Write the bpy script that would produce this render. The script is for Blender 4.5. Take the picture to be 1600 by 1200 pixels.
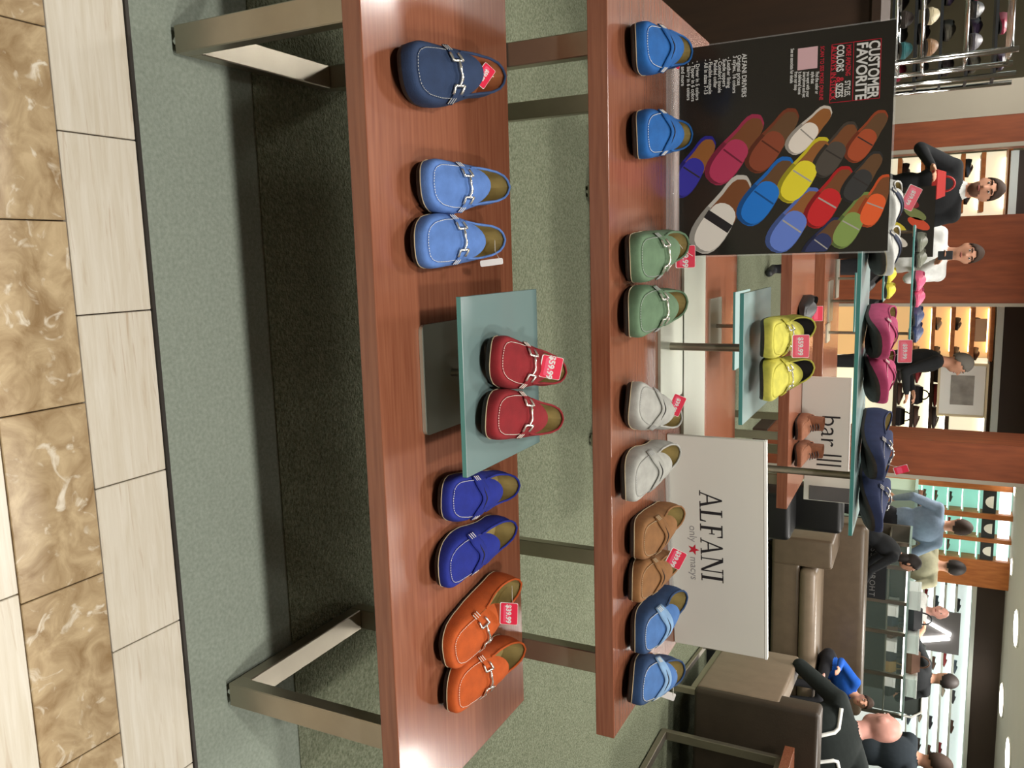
import bpy, bmesh, math, random
import numpy as np
from mathutils import Vector, Matrix
from mathutils.bvhtree import BVHTree
random.seed(4)
SC = bpy.context.scene
for _o in list(bpy.data.objects): bpy.data.objects.remove(_o)
COL = SC.collection
# ------------------------------------------------------------------ camera
H = 1.28
F_PX, PITCH, YAW, ROLL = 1295.0, math.radians(26.6), math.radians(9.65), math.radians(2.78)
fw = Vector((math.sin(YAW)*math.cos(PITCH), math.cos(YAW)*math.cos(PITCH), -math.sin(PITCH)))
rt0 = Vector((math.cos(YAW), -math.sin(YAW), 0)); up0 = rt0.cross(fw)
rt = math.cos(ROLL)*rt0 + math.sin(ROLL)*up0
up = -math.sin(ROLL)*rt0 + math.cos(ROLL)*up0
cd = bpy.data.cameras.new('camera'); cam = bpy.data.objects.new('camera', cd); COL.objects.link(cam)
cd.sensor_fit = 'HORIZONTAL'; cd.sensor_width = 36.0; cd.lens = 36.0*F_PX/1600.0
cd.clip_start = .05; cd.clip_end = 100
# the photograph lies on its side: the room's up is the picture's right
xa, ya, za = up, -rt, -fw
cam.matrix_world = Matrix(((xa.x, ya.x, za.x, 0), (xa.y, ya.y, za.y, 0), (xa.z, ya.z, za.z, H), (0, 0, 0, 1)))
SC.camera = cam
# ------------------------------------------------------------------ world, exposure
w = bpy.data.worlds.new('world'); SC.world = w; w.use_nodes = True
w.node_tree.nodes['Background'].inputs[0].default_value = (1.0, .97, .9, 1)
w.node_tree.nodes['Background'].inputs[1].default_value = .13
SC.view_settings.view_transform = 'Standard'; SC.view_settings.look = 'None'
SC.view_settings.exposure = 0.0; SC.view_settings.gamma = 1.0; SC.view_settings.use_curve_mapping = False
CEIL = 2.66
def area(loc, size, power, col=(1, .962, .905), rot=(0, 0, 0), shape='DISK', sy=None, spread=math.pi):
    l = bpy.data.lights.new('ceiling_lamp_or_fill', 'AREA'); l.shape = shape; l.size = size; l.energy = power; l.color = col; l.spread = spread
    if sy: l.size_y = sy
    o = bpy.data.objects.new('ceiling_lamp_or_fill', l); COL.objects.link(o); o.location = loc; o.rotation_euler = rot
    return o
# ceiling downlights over aisle, tables and shop, some added to fill dim parts
for (x, y, s, p) in [(-.45, .3, .16, 25), (.4, .28, .16, 17), (1.15, .3, .16, 25),
                     (-.6, 2.75, .45, 26), (1.2, 2.8, .45, 26), (.3, 4.7, .5, 36), (2.1, 4.9, .5, 30), (-1.7, 4.3, .4, 30), (-1.4, 6.4, .5, 40), (.9, 6.3, .5, 26), (3.4, 4.2, .35, 30),  # includes a fill lamp added to brighten the left columns
                     (3.4, 6.6, .6, 48), (1.6, 7.4, .6, 44), (-.8, 7.6, .6, 40), (4.6, 9.4, .7, 60), (2.3, 10.2, .7, 56), (.2, 10.4, .7, 40),
                     (5.5, 12.6, .8, 70), (3.0, 13.2, .8, 60), (7.6, 14.2, .8, 60)]:  # lamps added to brighten the far end of the shop
    area((x, y, CEIL-.03), s, p, spread=math.radians(150))

# ------------------------------------------------------------------ picking points of the place
def ray(px, py):
    return rt*((py-600)/F_PX) + up*((px-800)/F_PX) + fw
def atY(px, py, Y):
    d = ray(px, py); return Vector((0, 0, H)) + d*(Y/d.y)
def atZ(px, py, z):
    d = ray(px, py); return Vector((0, 0, H)) + d*((z-H)/d.z)
# ------------------------------------------------------------------ materials
MATS = {}
def s2l(c):
    return tuple((v/255/12.92 if v <= 10.3 else ((v/255+.055)/1.055)**2.4) for v in c)
def mat(name, col, rough=.6, metal=0.0, noise=0.0, nscale=60, bump=0.0, bscale=200, stretch=(1, 1, 1), sheen=0.0, emit=None, estr=0, coat=0.0, col2=None, spec=None, alpha=None, trans=0.0, ior=1.45, detail=4):
    if name in MATS: return MATS[name]
    m = bpy.data.materials.new(name); m.use_nodes = True; MATS[name] = m
    nt = m.node_tree; b = nt.nodes['Principled BSDF']
    c = s2l(col) if max(col) > 1.0 else tuple(col)
    b.inputs['Base Color'].default_value = (*c, 1); b.inputs['Roughness'].default_value = rough; b.inputs['Metallic'].default_value = metal
    b.inputs['IOR'].default_value = ior
    if sheen: b.inputs['Sheen Weight'].default_value = sheen; b.inputs['Sheen Roughness'].default_value = .6; b.inputs['Sheen Tint'].default_value = (*c, 1)
    if coat: b.inputs['Coat Weight'].default_value = coat; b.inputs['Coat Roughness'].default_value = .12
    if spec is not None: b.inputs['Specular IOR Level'].default_value = spec
    if trans: b.inputs['Transmission Weight'].default_value = trans
    if alpha is not None: b.inputs['Alpha'].default_value = alpha
    if emit: b.inputs['Emission Color'].default_value = (*emit, 1); b.inputs['Emission Strength'].default_value = estr
    if noise or bump or col2:
        tc = nt.nodes.new('ShaderNodeTexCoord'); mp = nt.nodes.new('ShaderNodeMapping'); mp.inputs['Scale'].default_value = stretch
        nt.links.new(tc.outputs['Object'], mp.inputs['Vector'])
        if noise or col2:
            n = nt.nodes.new('ShaderNodeTexNoise'); n.inputs['Scale'].default_value = nscale; n.inputs['Detail'].default_value = detail
            nt.links.new(mp.outputs['Vector'], n.inputs['Vector'])
            r = nt.nodes.new('ShaderNodeValToRGB')
            c2 = (s2l(col2) if max(col2) > 1 else col2) if col2 else tuple(v*(1+noise) for v in c)
            c1 = c if col2 else tuple(v*(1-noise) for v in c)
            r.color_ramp.elements[0].position = .3; r.color_ramp.elements[1].position = .7
            r.color_ramp.elements[0].color = (*c1, 1); r.color_ramp.elements[1].color = (*c2, 1)
            nt.links.new(n.outputs['Fac'], r.inputs['Fac']); nt.links.new(r.outputs['Color'], b.inputs['Base Color'])
        if bump:
            n2 = nt.nodes.new('ShaderNodeTexNoise'); n2.inputs['Scale'].default_value = bscale; n2.inputs['Detail'].default_value = 3
            nt.links.new(mp.outputs['Vector'], n2.inputs['Vector'])
            bp = nt.nodes.new('ShaderNodeBump'); bp.inputs['Strength'].default_value = bump; bp.inputs['Distance'].default_value = .004
            nt.links.new(n2.outputs['Fac'], bp.inputs['Height']); nt.links.new(bp.outputs['Normal'], b.inputs['Normal'])
    return m
def suede(name, col):
    col = tuple(int(c*.79) for c in col)
    return mat('suede_'+name, col, rough=.9, noise=.13, nscale=45, bump=.25, bscale=700, sheen=.2)
WOOD = mat('cherry_wood', (138, 86, 62), rough=.25, col2=(118, 68, 48), nscale=5, stretch=(1.2, 26, 26), bump=.02, bscale=40, coat=.3)
WOODE = mat('cherry_edge', (140, 76, 50), rough=.33, col2=(120, 58, 36), nscale=6, stretch=(1.5, 30, 60))
WOODW = mat('cherry_wall', (140, 74, 42), rough=.5, col2=(112, 56, 32), nscale=4, stretch=(6, 6, .8))
WOODL = mat('amber_wood', (190, 118, 62), rough=.5, col2=(160, 92, 46), nscale=4, stretch=(6, 6, .8))
DARKW = mat('dark_wood', (58, 38, 22), rough=.7, col2=(46, 30, 18), nscale=4, stretch=(6, 6, .8))
STEEL = mat('brushed_steel', (168, 160, 144), rough=.36, metal=.9, noise=.06, nscale=4, stretch=(3, 3, 3))
PLATE = mat('polished_steel', (190, 194, 178), rough=.32, metal=.6, noise=.03, nscale=8)
CHROME = mat('chrome', (225, 225, 222), rough=.12, metal=1.0)
BITM = mat('silver_bit', (236, 232, 222), rough=.2, metal=.85)
BLACK = mat('black_rubber', (26, 24, 22), rough=.6)
SOLE = mat('dark_sole', (44, 38, 32), rough=.7, noise=.2, nscale=120)
WELT = mat('welt_cream', (176, 160, 130), rough=.7)
THREAD = mat('white_thread', (226, 222, 210), rough=.8)
THREADD = mat('pale_thread', (170, 170, 168), rough=.8)
INSO = mat('olive_insole', (146, 128, 78), rough=.85, noise=.2, nscale=30)
INSOB = mat('tan_insole', (164, 104, 66), rough=.7, noise=.15, nscale=30)
DARKL = mat('dark_lining', (40, 36, 34), rough=.9)
GTOP = mat('frosted_glass', (112, 134, 132), rough=.22, spec=.6, noise=.03, nscale=3, alpha=.74)
GTOP_LIT = mat('lit_frosted_glass', (166, 192, 190), rough=.2, spec=.6, noise=.03, nscale=3, alpha=.88)  # paler copy of the frosted glass, reflected light put into its colour
GEDGE = mat('glass_edge', (66, 128, 124), rough=.12, spec=.7)
TAGR = mat('tag_red', (214, 44, 72), rough=.35)
TAGW = mat('tag_white', (236, 232, 228), rough=.5)
TAGP = mat('tag_pink', (226, 84, 112), rough=.35)
WHITE = mat('sign_white', (214, 212, 202), rough=.35, noise=.02, nscale=3)
WHITEE = mat('sign_edge_white', (246, 246, 240), rough=.4)
INK = mat('ink_black', (34, 32, 34), rough=.6)
INKG = mat('ink_grey', (150, 148, 146), rough=.6)
INKR = mat('ink_red', (190, 34, 52), rough=.6)
INKW = mat('ink_white', (214, 214, 210), rough=.6)
LEATH = mat('brown_leather', (92, 78, 62), rough=.42, noise=.1, nscale=12, bump=.15, bscale=90)
LEATH_SHADE = mat('shaded_brown_leather', (60, 50, 40), rough=.42, noise=.1, nscale=12, bump=.15, bscale=90)  # darker copy of the brown leather, shade put into its colour
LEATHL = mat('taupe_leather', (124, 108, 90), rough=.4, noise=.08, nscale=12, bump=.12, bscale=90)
# ------------------------------------------------------------------ mesh helpers
class MB:
    def __init__(s): s.v = []; s.f = []; s.m = []
    def add(s, vs, fs, m=0):
        n = len(s.v); s.v += [tuple(q) for q in vs]; s.f += [tuple(i+n for i in q) for q in fs]; s.m += [m]*len(fs); return s
    def box(s, x0, x1, y0, y1, z0, z1, m=0):
        return s.add([(x0, y0, z0), (x1, y0, z0), (x1, y1, z0), (x0, y1, z0), (x0, y0, z1), (x1, y0, z1), (x1, y1, z1), (x0, y1, z1)],
              [(0, 3, 2, 1), (4, 5, 6, 7), (0, 1, 5, 4), (1, 2, 6, 5), (2, 3, 7, 6), (3, 0, 4, 7)], m)
    def bbox(s, x0, x1, y0, y1, z0, z1, r=.004, seg=2, m=0):
        bm = bmesh.new(); bmesh.ops.create_cube(bm, size=1)
        for q in bm.verts: q.co = ((x0+x1)/2+q.co.x*(x1-x0), (y0+y1)/2+q.co.y*(y1-y0), (z0+z1)/2+q.co.z*(z1-z0))
        r = min(r, .49*min(abs(x1-x0), abs(y1-y0), abs(z1-z0)))
        bmesh.ops.bevel(bm, geom=bm.edges[:], offset=r, segments=seg, profile=.5, affect='EDGES')
        return s.bm(bm, m)
    def bm(s, bm, m=0):
        bm.verts.index_update(); s.add([q.co[:] for q in bm.verts], [[q.index for q in f.verts] for f in bm.faces], m); bm.free(); return s
    def prism(s, pts, axis_vec, m=0):
        n = len(pts); a = Vector(axis_vec)
        vs = [Vector(p) for p in pts] + [Vector(p)+a for p in pts]
        fs = [tuple(range(n))[::-1], tuple(range(n, 2*n))] + [(i, (i+1) % n, n+(i+1) % n, n+i) for i in range(n)]
        return s.add(vs, fs, m)
    def tube(s, pts, r, n=8, closed=False, m=0, caps=True):
        P = [Vector(p) for p in pts]; k = len(P); rr = r if hasattr(r, '__len__') else [r]*k
        rings = []; prev = None
        for i in range(k):
            t = (P[(i+1) % k]-P[i-1]) if closed else (P[min(i+1, k-1)]-P[max(i-1, 0)])
            t.normalize()
            if prev is None:
                a = Vector((0, 0, 1)) if abs(t.z) < .9 else Vector((1, 0, 0)); u = t.cross(a).normalized()
            else: u = (prev-t*prev.dot(t)).normalized()
            prev = u; vv = t.cross(u)
            rings.append([P[i]+(u*math.cos(2*math.pi*j/n)+vv*math.sin(2*math.pi*j/n))*rr[i] for j in range(n)])
        vs = [q for R_ in rings for q in R_]; fs = []
        for i in range(k if closed else k-1):
            a, b = i*n, ((i+1) % k)*n
            fs += [(a+j, a+(j+1) % n, b+(j+1) % n, b+j) for j in range(n)]
        if caps and not closed: fs += [tuple(range(n))[::-1], tuple(range((k-1)*n, k*n))]
        return s.add(vs, fs, m)
    def cyl(s, a, b, r, n=16, m=0): return s.tube([a, b], r, n, m=m)
    def loft(s, rings, closed=True, m=0, cap0=False, cap1=False):
        n = len(rings[0]); vs = [q for R_ in rings for q in R_]; fs = []
        for i in range(len(rings)-1):
            for j in range(n if closed else n-1):
                k = (j+1) % n; fs.append((i*n+j, i*n+k, (i+1)*n+k, (i+1)*n+j))
        if cap0: fs.append(tuple(range(n))[::-1])
        if cap1: fs.append(tuple(range((len(rings)-1)*n, len(rings)*n)))
        return s.add(vs, fs, m)
    def ball(s, c, r, m=0, u=12, v=8, rot=None):
        r = r if hasattr(r, '__len__') else (r, r, r); vs = []; fs = []
        for i in range(v+1):
            th = math.pi*i/v
            for j in range(u):
                ph = 2*math.pi*j/u; q = Vector((r[0]*math.sin(th)*math.cos(ph), r[1]*math.sin(th)*math.sin(ph), r[2]*math.cos(th)))
                if rot is not None: q = rot @ q
                vs.append(q+Vector(c))
        for i in range(v):
            for j in range(u): fs.append((i*u+j, (i+1)*u+j, (i+1)*u+(j+1) % u, i*u+(j+1) % u))
        return s.add(vs, fs, m)
    def build(s, name, mats, parent=None, smooth=False, world=True, angle=None):
        me = bpy.data.meshes.new(name)
        off = Vector((0, 0, 0))
        if parent is not None and world:
            q = parent
            while q is not None: off = off+q.location; q = q.parent
        me.from_pydata([(x-off.x, y-off.y, z-off.z) for x, y, z in s.v], [], s.f)
        for mm in (mats if isinstance(mats, (list, tuple)) else [mats]): me.materials.append(mm)
        if any(s.m): me.polygons.foreach_set('material_index', s.m)
        bm = bmesh.new(); bm.from_mesh(me); bmesh.ops.remove_doubles(bm, verts=bm.verts, dist=1e-6); bmesh.ops.recalc_face_normals(bm, faces=bm.faces); bm.to_mesh(me); bm.free()
        if smooth:
            me.polygons.foreach_set('use_smooth', [True]*len(me.polygons))
            if angle: me.set_sharp_from_angle(angle=math.radians(angle))
        o = bpy.data.objects.new(name, me); COL.objects.link(o)
        if parent is not None: o.parent = parent
        return o
def tag(o, label, cat, group=None):
    o['label'] = label; o['category'] = cat
    if group: o['group'] = group
    return o
def thing(name, label, cat, loc=(0, 0, 0), rz=0, group=None):
    o = bpy.data.objects.new(name, None); COL.objects.link(o); o.location = loc; o.rotation_euler = (0, 0, rz); o.empty_display_size = .05
    return tag(o, label, cat, group)
def struct(o, label=None):
    o['kind'] = 'structure'
    if label: o['label'] = label
    return o
def text_mesh(name, s, size, m, parent, matrix, align='CENTER', extr=.0004, sx=1.0, spacing=1.0, bold=0.0, valign='CENTER'):
    cu = bpy.data.curves.new(name, 'FONT'); cu.body = s; cu.size = size; cu.align_x = align; cu.align_y = valign; cu.extrude = extr; cu.space_character = spacing; cu.offset = bold
    cu.resolution_u = 3
    t = bpy.data.objects.new(name, cu); COL.objects.link(t)
    bpy.context.view_layer.update()
    me = bpy.data.meshes.new_from_object(t.evaluated_get(bpy.context.evaluated_depsgraph_get()))
    bpy.data.objects.remove(t); bpy.data.curves.remove(cu)
    me.transform(Matrix.Diagonal((sx, 1, 1, 1))); me.transform(matrix); me.materials.clear(); me.materials.append(m)
    o = bpy.data.objects.new(name, me); COL.objects.link(o); o.parent = parent
    return o
def frame(origin, right, upv):
    r_ = Vector(right).normalized(); n = r_.cross(Vector(upv)).normalized(); u_ = n.cross(r_)
    return Matrix(((r_.x, u_.x, n.x, origin[0]), (r_.y, u_.y, n.y, origin[1]), (r_.z, u_.z, n.z, origin[2]), (0, 0, 0, 1)))
FACE = lambda x, y, z: frame((x, y, z), (1, 0, 0), (0, 0, 1))     # upright plane that looks towards -Y
# ================================================================== the floor
def marble(name, ca, cb, cv, scale, vein, stripes=None):
    m = bpy.data.materials.new(name); m.use_nodes = True; nt = m.node_tree; b = nt.nodes['Principled BSDF']; b.inputs['Roughness'].default_value = .28
    L = nt.links.new; N = nt.nodes.new
    tc = N('ShaderNodeTexCoord'); oi = N('ShaderNodeObjectInfo'); ad = N('ShaderNodeVectorMath'); ad.operation = 'ADD'
    mu = N('ShaderNodeVectorMath'); mu.operation = 'SCALE'; mu.inputs['Scale'].default_value = 37
    cb_ = N('ShaderNodeCombineXYZ'); L(oi.outputs['Random'], cb_.inputs[0]); L(oi.outputs['Random'], cb_.inputs[1]); L(cb_.outputs[0], mu.inputs[0])
    L(tc.outputs['Object'], ad.inputs[0]); L(mu.outputs[0], ad.inputs[1])
    mp = N('ShaderNodeMapping'); L(ad.outputs[0], mp.inputs[0])
    if stripes: mp.inputs['Scale'].default_value = stripes
    n = N('ShaderNodeTexNoise'); n.inputs['Scale'].default_value = scale; n.inputs['Detail'].default_value = 9; n.inputs['Roughness'].default_value = .62; n.inputs['Distortion'].default_value = .9; L(mp.outputs[0], n.inputs['Vector'])
    r = N('ShaderNodeValToRGB'); r.color_ramp.elements[0].position = .32; r.color_ramp.elements[1].position = .68
    r.color_ramp.elements[0].color = (*s2l(ca), 1); r.color_ramp.elements[1].color = (*s2l(cb), 1); L(n.outputs['Fac'], r.inputs[0])
    n2 = N('ShaderNodeTexNoise'); n2.inputs['Scale'].default_value = vein; n2.inputs['Detail'].default_value = 5; n2.inputs['Distortion'].default_value = 1.4; L(mp.outputs[0], n2.inputs['Vector'])
    r2 = N('ShaderNodeValToRGB'); r2.color_ramp.elements[0].position = .6; r2.color_ramp.elements[1].position = .74
    r2.color_ramp.elements[0].color = (0, 0, 0, 1); r2.color_ramp.elements[1].color = (1, 1, 1, 1); L(n2.outputs['Fac'], r2.inputs[0])
    mx = N('ShaderNodeMixRGB'); L(r2.outputs[0], mx.inputs[0]); L(r.outputs[0], mx.inputs[1]); mx.inputs[2].default_value = (*s2l(cv), 1)
    L(mx.outputs[0], b.inputs['Base Color'])
    return m
CREAM = marble('cream_stone', (200, 190, 170), (214, 207, 192), (188, 172, 150), 7, 8, (.8, 12, 1))
BROWN = marble('brown_marble', (140, 114, 80), (194, 172, 136), (220, 210, 190), 17, 24)
def carpet(name, ca, cb, sc, bump, bs):
    return mat(name, ca, rough=.97, col2=cb, nscale=sc, bump=bump, bscale=bs, spec=.1, detail=8)
CARB = carpet('carpet_border', (142, 150, 138), (124, 132, 120), 140, .35, 420)
CARP = carpet('carpet_pile', (142, 147, 124), (100, 106, 84), 130, 1.0, 170)
for nd in CARP.node_tree.nodes:
    if nd.type == 'BUMP': nd.inputs['Distance'].default_value = .012
GROUT = mat('grout', (96, 78, 62), rough=.9)
fl = struct(MB().box(-9, 13, -2.6, 18.1, -.06, -.012).build('floor', GROUT))
def tile_row(y0, y1, j0, step, k0, k1, m, name):
    g = .0011; me = None
    for k in range(k0, k1):
        x = j0+k*step
        if me is None:
            o = MB().bbox(-step/2+g, step/2-g, -(y1-y0)/2+g, (y1-y0)/2-g, -.012, 0, .0012, 1).build(name, m, fl, world=False); me = o.data
        else:
            o = bpy.data.objects.new(name, me); COL.objects.link(o); o.parent = fl
        o.location = (x+step/2, (y0+y1)/2, 0)
tile_row(.915, 1.066, -.226, .3015, -2, 5, CREAM, 'border_tile')
tile_row(.764, .915, -.081, .304, -2, 4, BROWN, 'marble_tile')
tile_row(.461, .764, -.1, .608, -1, 3, CREAM, 'field_tile')
tile_row(.158, .461, .2, .608, -2, 2, CREAM, 'field_tile')
PALE = mat('pale_aisle_stone', (206, 200, 180), rough=.18, noise=.03, nscale=3)
MB().box(-9, 12, 1.073, 1.365, -.012, .001).build('carpet_border', CARB, fl)
MB().box(-9, 12, 1.365, 8.3, -.012, .003).build('carpet_pile', CARP, fl)
MB().box(-9, 12, 8.3, 18.1, -.012, .002).build('aisle_floor', PALE, fl)
MB().box(-9, 12, 1.066, 1.073, -.012, .0035).build('edge_strip', mat('edge_metal', (74, 70, 66), rough=.5, metal=.6), fl)
MB().box(-9, 12, -2.6, .158, -.012, 0).build('stone_floor', CREAM, fl)
# ================================================================== display tables
def display_table(label, x0, x1, y0, y1, ztop, th, legs, frame_t=.05, leg_y=None, rail=True):
    """top of cherry wood on two rectangular hoops of steel tube"""
    t = thing('display_table', label, 'table', ((x0+x1)/2, (y0+y1)/2, 0), group=None)
    MB().bbox(x0, x1, y0, y1, ztop-th, ztop, .0016, 2).build('table_top', [WOOD], t, smooth=False)
    ly0, ly1 = leg_y; ft = frame_t; zu = ztop-th; sx = .032
    for s, lx in ((1, legs[0]), (-1, legs[1])):
        a, b_ = (lx, lx+ft) if s > 0 else (lx-ft, lx)
        lf = MB().bbox(a, b_, ly0, ly0+sx, .012, zu, .002, 1).build('leg', STEEL, t)
        lr = MB().bbox(a, b_, ly1-sx, ly1, .012, zu, .002, 1).build('leg', STEEL, t)
        if rail: MB().bbox(a, b_, ly0+sx, ly1-sx, .012, .012+sx, .002, 1).build('floor_rail', STEEL, t)
        MB().bbox(a, b_, ly0+sx, ly1-sx, zu-sx, zu, .002, 1).build('top_rail', STEEL, t)
        for yy, lg in ((ly0+.016, lf), (ly1-.016, lr)):
            MB().cyl(((a+b_)/2, yy, .002), ((a+b_)/2, yy, .013), .011, 10).build('glide', CHROME, lg)
    return t
X0, X1 = -.575, 1.042
FT, RT = .454, .70
display_table('long low cherry wood display table on steel legs with orange and blue loafers on it', X0, X1, 1.133, 1.644, FT, .037, (-.441, .905), leg_y=(1.16, 1.60))
display_table('taller cherry wood display table carrying the white brand sign and the shoe poster', X0, X1+.005, 1.588, 2.405, RT, .042, (-.452, .937), leg_y=(1.648, 2.30), rail=False)
display_table('low cherry wood table in the gap behind the taller table, a small stand on it', -.40, .93, 3.19, 4.00, .454, .04, (-.285, .80), leg_y=(3.22, 3.95))
display_table('cherry wood display table with brown boots and a lowercase brand sign on it', -.385, 1.232, 4.03, 4.85, RT, .05, (-.255, 1.125), leg_y=(4.07, 4.74), rail=False)
# ================================================================== glass stands
def glass_stand(label, gx0, gx1, gy0, gy1, zt, base_z, plates, poles, th=.010, br=None, gm=None):
    t = thing('glass_stand', label, 'display stand', (poles[0][0], poles[0][1], base_z))
    mb = MB().bbox(gx0, gx1, gy0, gy1, zt-th, zt, .0008, 1)
    mb.m = [0]*len(mb.m)
    o = mb.build('glass_shelf', [gm or GTOP_LIT, GEDGE], t)
    for p in o.data.polygons: p.material_index = 0 if abs(p.normal.z) > .6 else 1
    for (a, b_, c, d) in plates:
        bm = bmesh.new(); bmesh.ops.create_cube(bm, size=1)
        for q in bm.verts: q.co = ((a+b_)/2+q.co.x*(b_-a), (c+d)/2+q.co.y*(d-c), base_z+.004+q.co.z*.007)
        bmesh.ops.bevel(bm, geom=[e for e in bm.edges if abs(e.verts[0].co.z-e.verts[1].co.z) > .003], offset=.012, segments=4, profile=.5, affect='EDGES')
        MB().bm(bm).build('base_plate', PLATE, t)
    for (x, y, r) in poles:
        MB().cyl((x, y, base_z+.007), (x, y, zt-th-.006), r, 20).build('pole', STEEL, t, smooth=True, angle=50)
        w_ = br or .06
        MB().bbox(x-w_, x+w_, y-.04, y+.04, zt-th-.006, zt-th, .001, 1).build('bracket', STEEL, t)
    return t
glass_stand('low frosted glass stand carrying the two red loafers on the low table', .062, .377, 1.216, 1.518, .57, FT, [(.115, .319, 1.258, 1.452)], [(.214, 1.36, .008)], gm=GTOP)
glass_stand('frosted glass stand holding the yellow loafers', .093, .398, 1.924, 2.275, .90, RT, [(.10, .362, 1.916, 2.112)], [(.226, 2.0, .0095)], br=.085)
glass_stand('wide tall glass shelf on two posts carrying pink, navy and white loafers', -.16, .702, 2.13, 2.43, 1.13, RT, [(-.2, .76, 2.125, 2.352)], [(.582, 2.26, .0095), (-.04, 2.26, .0095)])
# ================================================================== loafers
LN = .275
LOAFERS = []
def itp(pts, x): return float(np.interp(x, [p[0] for p in pts], [p[1] for p in pts]))
HW = [(0, 0), (.003, .019), (.009, .0295), (.022, .0395), (.045, .047), (.08, .0495), (.12, .0475), (.16, .041), (.2, .0355), (.235, .0345), (.257, .028), (.268, .018), (.275, 0)]
HT = [(.02, 0), (.0225, .0185), (.029, .0275), (.045, .0345), (.075, .037), (.1, .036), (.12, .0345), (.135, .033), (.165, .0325), (.2, .0305), (.23, .0275), (.25, .021), (.261, .012), (.266, 0)]
ZT = [(.02, .038), (.045, .0415), (.075, .047), (.105, .053), (.135, .0585), (.175, .0535), (.21, .0545), (.24, .061), (.266, .068)]
CR = [(.02, .001), (.032, .004), (.05, .008), (.08, .0125), (.11, .016), (.145, .018), (.18, .016)]
def shoe_curves(n, mir):
    out = []; top = []
    cx = lambda y: mir*.007*math.sin(math.pi*min(1, y/.2))*(1 if y < .1 else max(0, 1-(y-.1)/.12))
    for side in (1, -1):
        ts = [i/n for i in range(n)] if side == 1 else [1-i/n for i in range(n)]
        for t in ts:
            e = (1-math.cos(math.pi*t))/2
            y = LN*e; out.append((side*itp(HW, y)+cx(y), y))
            yt = .02+(.266-.02)*e; top.append((side*itp(HT, yt)+cx(yt), yt, itp(ZT, yt)))
    return out, top, cx
def zlift(y): return .013*max(0, 1-y/.085)**2
def apron_z(x, y, cx):
    h = max(1e-4, itp(HT, min(y, .14))); u = min(1, abs((x-cx(y))/h))
    return itp(ZT, min(y, .14)) + itp(CR, y)*(1-u*u)
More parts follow.
